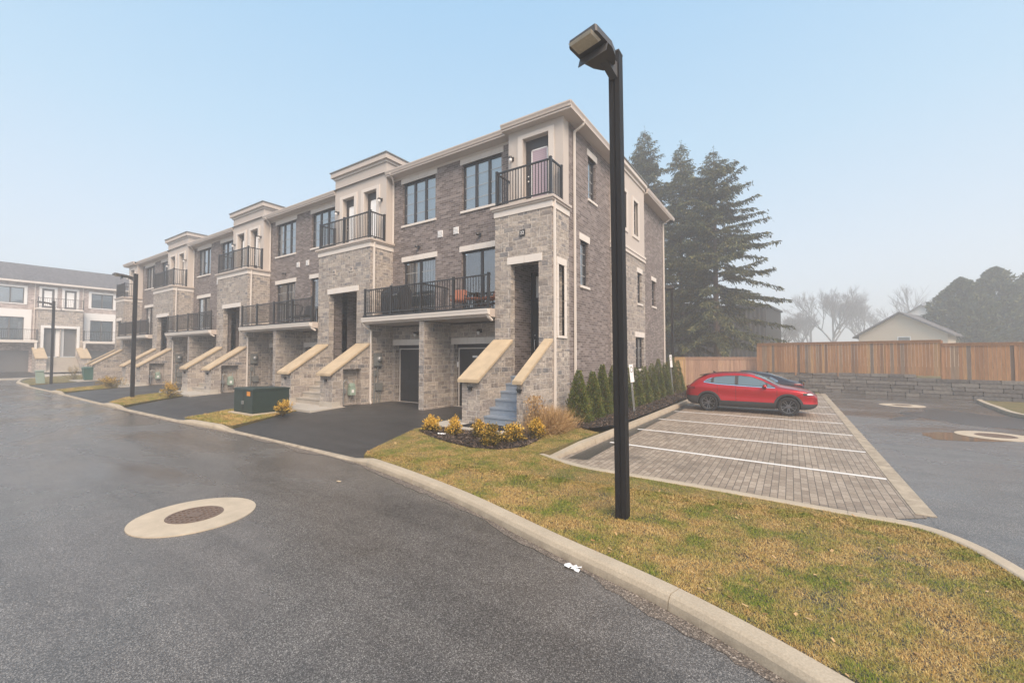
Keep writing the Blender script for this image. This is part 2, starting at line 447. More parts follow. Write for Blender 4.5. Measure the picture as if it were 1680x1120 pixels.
def mk_wood(name, cols, isl=True):
    t = NT(name); p = t.pos(); r = t.island()
    c = t.ramp(r, cols)
    g = t.noise(t.scalev(p, (14, 14, .9)), 2.2, 6, .65)
    c = t.mix(.65, c, t.ramp(g, [(.3, .55), (.7, 1.35)]), 'MULTIPLY')
    k = t.n('TexVoronoi', Vector=t.scalev(p, (3.2, 3.2, 1.1)), Scale=1.6).outputs['Distance']
    c = t.mix(t.ramp(k, [(.03, .8), (.075, 0)]), c, (.07, .04, .025))
    t.set(Base_Color=c, Roughness=.85); t.bump(g, .25, .004); M[name] = t.m
mk_wood('fence', [(0, (.15, .11, .085)), (.15, (.31, .16, .08)), (.4, (.42, .22, .105)), (.65, (.33, .175, .095)), (.85, (.48, .28, .13)), (.95, (.22, .165, .13)), (1, (.16, .13, .11))])
mk_wood('fence_red', [(0, (.27, .165, .115)), (.5, (.34, .205, .145)), (1, (.39, .25, .17))])
mk_wood('fence_tan', [(0, (.42, .265, .125)), (1, (.48, .31, .15))])
def mk_pole():
    t = NT('pole_dark'); p = t.pos()
    g = t.noise(t.scalev(p, (55, 55, 1.2)), 1.6, 6, .7)
    c = t.mix(g, (.006, .0055, .006), (.024, .0225, .0235))
    c = t.mix(t.ramp(t.noise(t.scalev(p, (20, 20, 2.2)), 3, 5), [(.68, 0), (.76, .5)]), c, (.12, .115, .11))
    t.set(Base_Color=c, Roughness=.65); t.b.inputs['Specular IOR Level'].default_value = .3; t.bump(g, .5, .006); M['pole'] = t.m
mk_pole()
M['headmetal'] = plain('lamp_head_metal', (.075, .07, .068), .45, .15, 6)
M['steel'] = plain('brushed_steel', (.5, .5, .5), .3, .1, 10, metal=.8)
M['lampglass'] = plain('lamp_lens', (.50, .45, .36), .25, .15, 12)
M['rust'] = plain('rusted_iron', (.15, .105, .08), .65, .4, 25, .4, 80)
M['ring'] = plain('concrete_collar', (.46, .385, .29), .85, .3, 3.5, .3, 110)
M['dark_hole'] = plain('dark_hole', (.006, .006, .006), 1, .1)
M['tgreen'] = plain('transformer_green', (.018, .034, .027), .5, .3, 7)
M['orange'] = plain('orange_label', (.65, .25, .03), .5, .1, 10)
M['kiosk'] = plain('kiosk_green', (.27, .35, .29), .5, .1, 5)
M['bin'] = plain('green_bin', (.03, .10, .075), .5, .15, 6)
M['paper'] = plain('paper_white', (.75, .75, .75), .8, .1, 20)
M['line'] = plain('line_paint', (.70, .685, .655), .7, .22, 14)
M['chair_red'] = plain('red_cushion', (.27, .095, .05), .7, .15, 9)
M['cover'] = plain('grill_cover', (.018, .018, .020), .6, .3, 5)
M['block'] = NT('b').m
def mk_block():
    t = NT('retaining_block'); p = t.pos(); r = t.island()
    c = t.ramp(r, [(0, (.15, .135, .122)), (.5, (.20, .18, .165)), (.85, (.25, .225, .20)), (1, (.17, .16, .15))])
    c = t.mix(.7, c, t.ramp(t.noise(p, 9, 6), [(.3, .6), (.7, 1.35)]), 'MULTIPLY')
    t.set(Base_Color=c, Roughness=.9); t.bump(t.noise(p, 16, 6), .8, .03); M['block'] = t.m
mk_block()
M['shed'] = NT('s').m
def mk_shed():
    t = NT('ribbed_cladding'); p = t.pos()
    c = t.mix(t.noise(p, .6, 4), (.012, .0115, .012), (.018, .017, .0175))
    t.set(Base_Color=c, Roughness=.6); M['shed'] = t.m
mk_shed()
M['beige'] = plain('beige_siding', (.62, .53, .42), .8, .05, 2)
M['palewall'] = plain('pale_siding', (.66, .66, .66), .8, .04, 2)
def mk_puddle():
    t = NT('puddle'); p = t.pos()
    t.set(Base_Color=t.mix(t.noise(p, 3), (.10, .08, .06), (.15, .12, .09)), Roughness=.06); M['puddle'] = t.m
    t = NT('kerb_grit'); p = t.pos(); vo = t.n('TexVoronoi', Vector=p, Scale=110.0); cell = t.n('SeparateColor', Color=vo.outputs['Color']).outputs[0]
    t.set(Base_Color=t.mix(.6, t.ramp(cell, [(0, (.055, .045, .037)), (.5, (.13, .105, .085)), (.85, (.22, .18, .145)), (1, (.38, .33, .28))]), t.ramp(t.noise(p, 4, 5), [(.3, .6), (.7, 1.3)]), 'MULTIPLY'), Roughness=.9); t.bump(vo.outputs['Distance'], .4, .006); M['grit'] = t.m
    t = NT('wet_patch'); p = t.pos()
    vo = t.n('TexVoronoi', Vector=p, Scale=75.0)
    cell = t.n('SeparateColor', Color=vo.outputs['Color']).outputs[0]
    t.set(Base_Color=t.ramp(cell, [(0, .02), (.8, .055), (1, .14)]), Roughness=.3); t.bump(vo.outputs['Distance'], .25, .004); M['wet'] = t.m
mk_puddle()
HAZE = .0057
SKY = dict(air=1.0, dust=1.0, ozone=.6, mix=.72, str=.118)
SUN = (3.3, 42, (1.0, .79, .60), 45, 128)
EXPO = .90
# ------------------------------------------------------------------ ground
def inpoly(P, poly):
    x, y = P[:, 0], P[:, 1]; r = np.zeros(len(P), bool); n = len(poly)
    for i in range(n):
        x1, y1 = poly[i]; x2, y2 = poly[(i + 1) % n]
        c = ((y1 > y) != (y2 > y)) & (x < (x2 - x1) * (y - y1) / ((y2 - y1) if y2 != y1 else 1e-9) + x1)
        r ^= c
    return r

def flat(name, pts, z, m, kind='structure', parent=None, skirt=0.0):
    zf = z if callable(z) else (lambda x, y: z)
    mb = MB(); P = [Vector((p[0], p[1], zf(p[0], p[1]))) for p in pts]
    for t in tessellate_polygon([[Vector((p.x, p.y, 0)) for p in P]]):
        q = [P[i] for i in t]
        if (q[1] - q[0]).cross(q[2] - q[0]).z < 0: q.reverse()
        mb.poly(q)
    if skirt:
        for i in range(len(P)):
            a, b = P[i], P[(i + 1) % len(P)]
            mb.poly([a, b, (b.x, b.y, b.z - skirt), (a.x, a.y, a.z - skirt)])
    o = mb.build(name, m, parent)
    if kind and parent is None: o['kind'] = kind
    return o

def catmull(pts, n=8):
    P = [np.array(p, float) for p in pts]; P = [2 * P[0] - P[1]] + P + [2 * P[-1] - P[-2]]
    out = []
    for i in range(1, len(P) - 2):
        for k in range(n):
            t = k / n; a, b, c, d = P[i - 1:i + 3]
            out.append(.5 * ((2 * b) + (-a + c) * t + (2 * a - 5 * b + 4 * c - d) * t * t + (-a + 3 * b - 3 * c + d) * t ** 3))
    out.append(P[-2]); return np.array(out)

flat('ground', [(-320, -320), (320, -320), (320, 320), (-320, 320)], -.03, M['soil'])
flat('street', [(-63, -60), (60, -60), (60, 34), (1.4, 34), (1.4, 9), (-4, 9), (-63, 16)], 0, M['asphalt'])
flat('side_lane', [(1.53, 7.2), (2.2, 3), (9, -2), (40, -2), (40, 32), (1.53, 33)], .003, M['asphalt'])
lot = flat('parking_lot', [(-4.25, 7.35), (-.8, 7.4), (.6, 7.25), (1.5, 7.9), (1.5, 30), (-4.15, 30)], .005, M['pavers'])
for i, y in enumerate([10.25, 12.55, 14.95, 17.35, 19.85, 22.4, 25.0, 27.5]):
    dy = -.22 if i == 0 else -.1
    mb = MB(); mb.poly([(-3.85, y, .0095), (1.38, y + dy * 1.6, .0095), (1.38, y + dy * 1.6 + .12, .0095), (-3.85, y + .12, .0095)])
    mb.build('parking_line', M['line'], lot)
mb = MB(); mb.box(1.40, 1.62, 8.0, 30, -.02, .012); mb.build('flush_kerb', M['kerb'])['kind'] = 'structure'
# dark soaked strip at the kerb foot
flat('wet_strip', [(-4.02, 8.2), (-3.6, 8.3), (-3.72, 14), (-3.68, 20), (-3.8, 26), (-4.0, 26)], .008, M['wet'])

def zf_yard(x, y):
    return .118 + .018 * min(max(y - 5.6, 0), 5.5) * min(max((-3.6 - x) / 1.2, 0), 1)

# kerb along the street ------------------------------------------------------
KP = [(-62.5, 12.6), (-61.5, 9.6), (-58, 7.4), (-53, 6.35), (-49.7, 6.0), (-45, 5.85), (-37, 5.75), (-34.6, 5.72), (-30, 5.6), (-25.4, 5.52), (-23.1, 5.5), (-16.9, 5.5), (-13.8, 5.62), (-10.8, 5.62), (-7.5, 5.47),
      (-6.9, 5.38), (-5.4, 5.1), (-3.96, 4.75), (-2.3, 4.22), (-.98, 3.84), (-.06, 3.45), (.7, 3.0), (1.4, 2.45), (1.9, 2.4), (2.3, 2.9), (2.35, 3.8), (2.2, 4.9), (1.98, 5.9), (1.72, 6.75), (1.3, 7.2), (.55, 7.27), (-.8, 7.38), (-2.3, 7.44), (-3.3, 7.5), (-4.38, 7.9)]
kc = catmull(KP, 10)
LOW = [(-45.2, -37.4), (-34.4, -25.7), (-22.9, -17.0), (-13.6, -7.7)]
def kh(x, y, i):
    if y > 5.2 and x < -6.6:
        m = 1.0
        for a, b in LOW:
            d = max(a - x, x - b)
            m = min(m, min(max(d / .7, 0), 1))
        return .028 + .102 * m
    return .13
kd = np.gradient(kc, axis=0); kd /= np.linalg.norm(kd, axis=1, keepdims=True)
kn = np.stack([-kd[:, 1], kd[:, 0]], 1)
KW = .21
kback = kc + kn * KW
ka = np.concatenate([[0], np.cumsum(np.linalg.norm(np.diff(kc, axis=0), axis=1))])
mb = MB()
JN = [0.0]
iref = int(np.argmin(np.abs(kc[:200, 0] + 1.02) + np.abs(kc[:200, 1] - 3.87)))
step = 4.6
J = sorted([ka[iref] + step * k for k in range(-30, 8)])
sec = []
for i in range(len(kc)):
    x, y = kc[i]; h = kh(x, y, i); n = kn[i]
    prof = [(0, -.02), (.012, h * .55), (.035, h - .018), (.06, h), (KW - .02, h + .002), (KW, h - .01), (KW, -.02)]
    sec.append([(x + n[0] * a, y + n[1] * a, z) for a, z in prof])
for i in range(len(kc) - 1):
    if any(abs((ka[i] + ka[i + 1]) / 2 - j) < (ka[i + 1] - ka[i]) / 2 for j in J):
        # expansion joint: stop the piece a few millimetres short
        a = [tuple(Vector(p).lerp(Vector(q), .47)) for p, q in zip(sec[i], sec[i + 1])]
        b = [tuple(Vector(p).lerp(Vector(q), .53)) for p, q in zip(sec[i], sec[i + 1])]
        pr = [(sec[i], a), (b, sec[i + 1])]
        mb.poly(a); mb.poly(b)
    else: pr = [(sec[i], sec[i + 1])]
    for A, B in pr:
        for k in range(6): mb.poly([A[k], B[k], B[k + 1], A[k + 1]])
mb.build('kerb', M['kerb'])['kind'] = 'structure'

# kerb along the parking bay
mb = MB()
LK = [(-4.38, 7.9), (-4.25, 11.3), (-4.16, 18), (-4.12, 24), (-4.12, 30)]
lk = catmull(LK, 6)
for i in range(len(lk) - 1):
    (xa, ya), (xb, yb) = lk[i], lk[i + 1]
    ha = .05 + .085 * min(1, (ya - 7.9) / 1.5); hb = .05 + .085 * min(1, (yb - 7.9) / 1.5)
    g = .006 if i % 4 == 3 else 0
    mb.prism([(xa + .2, -.02), (xa + .19, ha), (xa, ha + .005), (xa, -.02)], 'y', ya, yb - g) if False else None
    mb.hexa([(xa, ya, -.02), (xa + .22, ya, -.02), (xb + .22, yb - g, -.02), (xb, yb - g, -.02), (xa + .005, ya, ha), (xa + .19, ya, ha), (xb + .19, yb - g, hb), (xb + .005, yb - g, hb)])
mb.build('parking_kerb', M['kerb'], bevel=.012)['kind'] = 'structure'

# lawns: big front lawn, islands between the drives
def kb(i0x, i1x):
    """kerb-back points of the street side between two x"""
    return [tuple(p) for p, q in zip(kback[:230], kc[:230]) if i0x <= q[0] <= i1x and q[1] < 8]
iend = len(kc)
front = kb(-7.55, 1.2)
nose = [tuple(p) for p in kback[[i for i in range(len(kc)) if (kc[i, 0] > 1.2 and i < 300)]]]
backl = [tuple(p) for p in kback[[i for i in range(290, len(kc)) if kc[i, 0] <= 1.3]]]
LAWN = front + [p for p in nose] + [p for p in backl if p[0] < 1.25] + [(-4.40, 8.1), (-4.27, 10.6), (-5.1, 10.7), (-5.9, 10.9), (-6.1, 9.7), (-8.65, 9.6), (-8.75, 8.3), (-7.7, 5.9)]
flat('lawn', LAWN, zf_yard, M['soil'], skirt=.2)
ISL = {1: [(-16.9, 5.72), (-13.8, 5.85), (-14.5, 7.2), (-15.2, 8.6), (-18.0, 8.6), (-17.8, 7.5)],
       2: [(-25.4, 5.75), (-23.2, 5.72), (-24.6, 7.2), (-25.6, 8.6), (-28.6, 8.6), (-28.0, 7.2)],
       3: [(-37.2, 6.0), (-34.7, 5.95), (-35.4, 7.3), (-36.0, 8.6), (-39.3, 8.6), (-38.4, 7.2)],
       4: [(-61.2, 12), (-60.2, 9.6), (-57, 7.7), (-52, 6.45), (-46, 6.05), (-45.6, 6.3), (-46.2, 8.6), (-48.4, 8.9), (-50, 24), (-60, 24)]}
for k, p in ISL.items(): flat('lawn', p, zf_yard, M['soil'], skirt=.2)
def zdrive(x, y): return .03 + .19 * max(0, min(1, (y - 5.7) / 4.2))
def drive(name, pts): flat(name, pts, zdrive, M['asphalt_drive'], skirt=.1)
drive('driveway', [(-13.9, 5.8), (-7.55, 5.66), (-8.0, 6.6), (-8.7, 8.3), (-8.7, 9.9), (-6.4, 9.9), (-6.4, 13), (-16.0, 13), (-15.5, 9.9), (-15.2, 8.6), (-14.5, 7.2)])
drive('driveway', [(-23.3, 5.68), (-16.8, 5.69), (-17.8, 7.5), (-18.2, 8.6), (-18.2, 9.9), (-17.0, 9.9), (-17.0, 13), (-26.4, 13), (-26.4, 9.9), (-25.4, 8.6), (-24.4, 7.2)])
drive('driveway', [(-34.8, 5.9), (-25.3, 5.7), (-28.0, 7.2), (-28.9, 8.8), (-28.9, 9.9), (-27.2, 9.9), (-27.2, 13), (-37.2, 13), (-37.2, 9.9), (-35.6, 8.6), (-35.2, 7.3)])
drive('driveway', [(-45.8, 6.0), (-37.1, 5.95), (-38.4, 7.2), (-39.2, 8.8), (-39.5, 9.9), (-38, 9.9), (-38, 13), (-47.3, 13), (-47.3, 9.9), (-46, 8.6)])
# paved landings before the stairs
for i, (a, b) in enumerate([(-8.75, -5.85), (-18.3, -14.3), (-28.9, -24.8), (-39.5, -35.5), (-48.4, -45.9)]):
    mb = MB(); mb.box(a, b, 8.75 if i == 0 else 8.55, 9.98, 0, .235); mb.build('landing_slab', M['conc'], bevel=.012)['kind'] = 'structure'

def blades(name, poly, n, hmin, hmax, zf, wid=.006, m='blade', seed=1, dens=None):
    rg = np.random.default_rng(seed); P = np.array(poly); lo, hi = P.min(0), P.max(0)
    out = []
    tot = 0
    while tot < n:
        q = rg.uniform(lo, hi, (n, 2)); q = q[inpoly(q, poly)]
        if dens is not None: q = q[rg.random(len(q)) < dens(q)]
        out.append(q); tot += len(q)
    q = np.concatenate(out)[:n]
    z = np.array([zf(a, b) for a, b in q])
    h = rg.uniform(hmin, hmax, n); az = rg.uniform(0, 6.283, n); lean = rg.uniform(.4, 3.0, n)
    d = np.stack([np.cos(az), np.sin(az)], 1); w = np.stack([-d[:, 1], d[:, 0]], 1) * (wid * rg.uniform(.6, 1.4, n))[:, None]
    V = np.empty((n, 3, 3))
    V[:, 0, :2] = q - w; V[:, 1, :2] = q + w; V[:, 2, :2] = q + d * (h * lean * .8)[:, None]
    V[:, 0, 2] = V[:, 1, 2] = z - .004; V[:, 2, 2] = z + h / np.sqrt(1 + lean ** 2) * 1.3
    o = fast_mesh(name, V.reshape(-1, 3), np.arange(3 * n).reshape(n, 3), M[m])
    o['kind'] = 'stuff'; return o

BED1 = [(-8.72, 8.72), (-8.35, 8.1), (-7.6, 7.75), (-6.8, 7.5), (-6.0, 7.35), (-5.35, 7.5), (-5.0, 8.0), (-5.05, 8.7), (-5.3, 9.6), (-5.6, 10.3), (-5.95, 10.9), (-5.95, 10.0), (-5.85, 8.75)]
BED2 = [(-5.95, 10.6), (-5.2, 10.4), (-4.6, 10.9), (-4.28, 11.9), (-4.2, 15), (-4.17, 20), (-4.14, 24.6), (-4.9, 25.4), (-5.95, 25.6)]
def bed(pts, seed, n):
    flat('planting_bed', pts, lambda x, y: zf_yard(x, y) + .012, M['mulch_base'])
    rg = np.random.default_rng(seed); P = np.array(pts); lo, hi = P.min(0), P.max(0)
    q = rg.uniform(lo, hi, (n * 3, 2)); q = q[inpoly(q, pts)][:n]; k = len(q)
    C = np.stack([q[:, 0], q[:, 1], np.array([zf_yard(a, b) for a, b in q]) + rg.uniform(.014, .05, k)], 1)
    d = rg.normal(size=(k, 3)) * (1, 1, .35); d /= np.linalg.norm(d, axis=1, keepdims=True)
    w = np.cross(d, rg.normal(size=(k, 3))); w /= np.linalg.norm(w, axis=1, keepdims=True)
    V, F = quads(C, d * rg.uniform(.015, .045, k)[:, None], w * rg.uniform(.006, .014, k)[:, None])
    fast_mesh('mulch', V, F, M['mulch'])['kind'] = 'stuff'
bed(BED1, 3, 5000); bed(BED2, 4, 9000)
NOBED = lambda q: np.where(inpoly(q, BED1) | inpoly(q, BED2), 0, 1.0)
def dnear(q):
    d = np.hypot(q[:, 0], q[:, 1])
    base = np.clip(1.25 - d / 11.5, .35, 1)
    bare = np.array([noise.noise((a * 2.3, b * 2.3, 3.1)) for a, b in q])
    return NOBED(q) * base * np.clip(1.1 - 1.6 * np.clip(bare - .2, 0, 1), .5, 1)
blades('grass', LAWN, 380000, .008, .026, zf_yard, .0028, seed=2, dens=dnear)
for k, p in ISL.items(): blades('grass', p, {1: 26000, 2: 16000, 3: 9000, 4: 12000}[k], .02, .06, zf_yard, .008, seed=10 + k)
flat('lawn', [(-7.5, 25.4), (-4.15, 24.7), (-4.15, 33), (-7.5, 33)], .13, M['soil'], skirt=.15)
blades('grass', [(-6, 25.6), (-4.15, 24.7), (-4.15, 31), (-6, 31)], 14000, .05, .1, lambda x, y: .13, .01, seed=31)

# leaf litter in the grass
rg = np.random.default_rng(91); q = rg.uniform((-8, 2.4), (2.4, 8), (900, 2)); q = q[inpoly(q, LAWN)][:260]; k = len(q)
C = np.stack([q[:, 0], q[:, 1], np.array([zf_yard(a, b) for a, b in q]) + rg.uniform(.012, .03, k)], 1)
d = rg.normal(size=(k, 3)) * (1, 1, .25); d /= np.linalg.norm(d, axis=1, keepdims=True); w = np.cross(d, rg.normal(size=(k, 3)) * (.2, .2, 1)); w /= np.linalg.norm(w, axis=1, keepdims=True)
V, F = quads(C, d * rg.uniform(.008, .028, k)[:, None], w * rg.uniform(.004, .014, k)[:, None]); fast_mesh('leaf_litter', V, F, M['drygrass'])['kind'] = 'stuff'
# loose grit washed along the foot of the street kerb
mb = MB(); rg = random.Random(77)
pts = []
for i in range(100, 262):
    w = .025 + .15 * max(0, noise.noise((kc[i, 0] * .9, kc[i, 1] * .9, 4.2)) + .35) + .05 * rg.random()
    pts.append(((kc[i, 0], kc[i, 1]), (kc[i, 0] - kn[i, 0] * w, kc[i, 1] - kn[i, 1] * w)))
for A, B in zip(pts[:-1], pts[1:]): mb.poly([(*A[1], .004), (*B[1], .004), (*B[0], .006), (*A[0], .006)])
mb.build('grit', M['grit'])['kind'] = 'stuff'
# puddles and drains
def blob(cx, cy, rx, ry, seed, rot=0, n=36):
    out = []
    for i in range(n):
        t = 2 * math.pi * i / n
        k = 1 + .38 * noise.noise((math.cos(t) * 1.2 + seed * 7.3, math.sin(t) * 1.2, seed)) + .16 * noise.noise((math.cos(t) * 4, math.sin(t) * 4, seed + 5))
        x, y = rx * k * math.cos(t), ry * k * math.sin(t)
        out.append((cx + x * math.cos(rot) - y * math.sin(rot), cy + x * math.sin(rot) + y * math.cos(rot)))
    return out
for i, (x, y, rx, ry, m, r) in enumerate([(4.05, 16.45, 1.25, .65, 'puddle', .6), (3.3, 20.0, .25, .9, 'wet', -.5), (5.6, 21.0, 1.6, 2.6, 'wet', .5),
        ]):
    flat('puddle' if m == 'puddle' else 'wet_patch', blob(x, y, rx, ry, i + 1, r), .006 if m == 'puddle' else .0055, M[m])

def drain(x, y, rr, rg_, rot, label, square=False, cells=True):
    t = thing('catch_basin', label, 'drain', (x, y, .008), 'street drains', rot)
    mb = MB(); mb.lathe([(rr, -.03), (rr, .004), (rg_, .008), (rg_, -.05)], (0, 0, 0), 'z', 56); mb.build('collar', M['ring'], t, local=True)
    mb = MB(); mb.lathe([(rg_ * .999, -.045), (.0001, -.045)], (0, 0, 0), 'z', 40); mb.build('shaft', M['dark_hole'], t, local=True)
    mb = MB()
    mb.lathe([(rg_ - .002, -.03), (rg_ - .002, .012), (rg_ * .9, .012), (rg_ * .9, -.03)], (0, 0, 0), 'z', 44)
    k = 4
    if square:
        for i in range(-5, 6):
            a = i * rg_ / 6.2; L = math.sqrt(max(.001, (rg_ * .93) ** 2 - a * a)); mb.box(-L, L, a - .016, a + .016, -.03, .008)
        mb.box(-.02, .02, -rg_ * .92, rg_ * .92, -.03, .0065)
    else:
        for i in range(-k, k + 1):
            a = i * rg_ / (k + .6); L = math.sqrt(max(.001, (rg_ * .93) ** 2 - a * a)); w = rg_ * .052
            mb.box(-L, L, a - w, a + w, -.03, .008); mb.box(a - w, a + w, -L, L, -.03, .0065)
        mb.lathe([(rg_ * .3, .0105), (.0001, .0115)], (0, 0, 0), 'z', 20)
    mb.build('grate', M['rust'], t, local=True)
drain(-6.87, 2.47, .715, .33, .55, 'round rusty grate in a wide pale concrete ring in the street')
drain(4.05, 25.0, .76, .34, .6, 'small far round grate in a concrete ring by the stone wall')
drain(4.62, 16.9, .78, .40, .6, 'slotted grate in a concrete ring beside the brown puddle', True)
# ------------------------------------------------------------------ house fittings
def window(pl, a0, a1, z0, z1, t, cols=3, rows=3, dep=.10, glass='glass', back='blind', lint=(.2, .08), sill=True, nl=3, fine=True, name='window', frame='frame', muntin=True):
    a0, a1 = min(a0, a1), max(a0, a1); mb = MB(); w = .055
    for q in ((a0, a0 + w), (a1 - w, a1)): mb.abox(pl, q[0], q[1], dep, dep + .08, z0, z1)
    for q in ((z0, z0 + w), (z1 - w, z1)): mb.abox(pl, a0 + w, a1 - w, dep, dep + .08, q[0], q[1])
    W = (a1 - a0)
    for i in range(1, cols):
        c = a0 + W * i / cols; mb.abox(pl, c - .05, c + .05, dep - .004, dep + .08, z0 + w, z1 - w)
    fr = mb.build(name, M[frame], t)
    if muntin and fine:
        mb = MB()
        for i in range(cols):
            p, q = a0 + W * i / cols, a0 + W * (i + 1) / cols
            for j in range(1, rows):
                z = z0 + (z1 - z0) * j / rows; mb.abox(pl, p + .055, q - .055, dep + .022, dep + .034, z - .010, z + .010)
        mb.build('muntin', M['muntin'], fr)
    mb = MB(); mb.aquad(pl, [(a0 + w, dep + .036, z0 + w), (a1 - w, dep + .036, z0 + w), (a1 - w, dep + .036, z1 - w), (a0 + w, dep + .036, z1 - w)]); mb.build('pane', M[glass], fr)
    bd_ = .085 if back == 'blind' else .25
    mb = MB(); mb.aquad(pl, [(a0, dep + bd_, z0), (a1, dep + bd_, z0), (a1, dep + bd_, z1), (a0, dep + bd_, z1)]); mb.build('blind' if back != 'wallint' else 'dark_room', M[back], fr)
    if lint:
        mb = MB(); mb.blocks(pl, a0 - lint[1], a1 + lint[1], -.022, .1, z1, z1 + lint[0], nl); mb.build('lintel', M['lime'], fr, bevel=.006 if fine else 0)
    if sill:
        mb = MB(); mb.abox(pl, a0 - .06, a1 + .06, -.05, dep + .02, z0 - .09, z0); mb.build('sill', M['lime'], fr, bevel=.006 if fine else 0)
    return fr

def railing(t, runs, z0, h, posts, fine=True, sp=.115, name='railing'):
    """runs: list of ((x,y),(x,y))"""
    mb = MB()
    for (a, b) in runs:
        A = Vector((a[0], a[1], 0)); B = Vector((b[0], b[1], 0)); L = (B - A).length
        for z, w, hh in ((z0 + h - .025, .055, .045), (z0 + .11, .04, .04)):
            mb.bar(A + Vector((0, 0, z)), B + Vector((0, 0, z)), w, hh)
        n = max(1, round(L / sp))
        for i in range(1, n):
            p = A.lerp(B, i / n); mb.box(p.x - .010, p.x + .010, p.y - .010, p.y + .010, z0 + .09, z0 + h - .04)
    r = mb.build(name, M['black'], t)
    for (x, y) in posts:
        mb = MB(); mb.box(x - .036, x + .036, y - .036, y + .036, z0 - .01, z0 + h + .03); mb.box(x - .044, x + .044, y - .044, y + .044, z0 + h + .03, z0 + h + .045)
        mb.box(x - .055, x + .055, y - .055, y + .055, z0 - .012, z0 + .03)
        mb.build('post', M['black'], r)
    return r

def sconce(t, pl, a, z, globe=True):
    mb = MB(); mb.abox(pl, a - .05, a + .05, -.03, 0, z - .07, z + .07); mb.abox(pl, a - .02, a + .02, -.14, -.03, z + .02, z + .05)
    c = (a, pl[1] - .15, z) if pl[0] == 'F' else (pl[1] + .15, a, z)
    mb.lathe([(.001, .06), (.055, .05), (.075, -.01), (.05, -.03)], c, 'z', 12)
    o = mb.build('wall_lamp', M['black'], t)
    if globe:
        mb = MB(); mb.lathe([(.05, -.02), (.058, -.08), (.04, -.14), (.001, -.15)], c, 'z', 12); mb.build('lamp_glass', M['white'], o, smooth=True)

def pipe(t, pts, s=.075):
    mb = MB()
    for i in range(len(pts) - 1):
        a, b = Vector(pts[i]), Vector(pts[i + 1]); d = (b - a).normalized()
        mb.bar(a - d * .02, b + d * .02, s, s * .8, up=(0, 1, 0) if abs(d.z) > .5 else (0, 0, 1))
    return mb.build('downspout', M['pipe'], t, bevel=.008)

def text_mesh(name, s, size, m, parent, mat4, depth=.006):
    cu = bpy.data.curves.new(name, 'FONT'); cu.body = s; cu.size = size; cu.extrude = depth; cu.align_x = 'CENTER'; cu.align_y = 'CENTER'
    ob = bpy.data.objects.new(name, cu); COL.objects.link(ob)
    dg = bpy.context.evaluated_depsgraph_get(); me = bpy.data.meshes.new_from_object(ob.evaluated_get(dg))
    bpy.data.objects.remove(ob); bpy.data.curves.remove(cu)
    me.transform(mat4); me.transform(Matrix.Translation(-ORG[parent.name])); me.materials.clear()
    return link_mesh(name, me, m, parent)
FRONT = lambda x, y, z: Matrix.Translation((x, y, z)) @ Matrix.Rotation(math.pi / 2, 4, 'X')

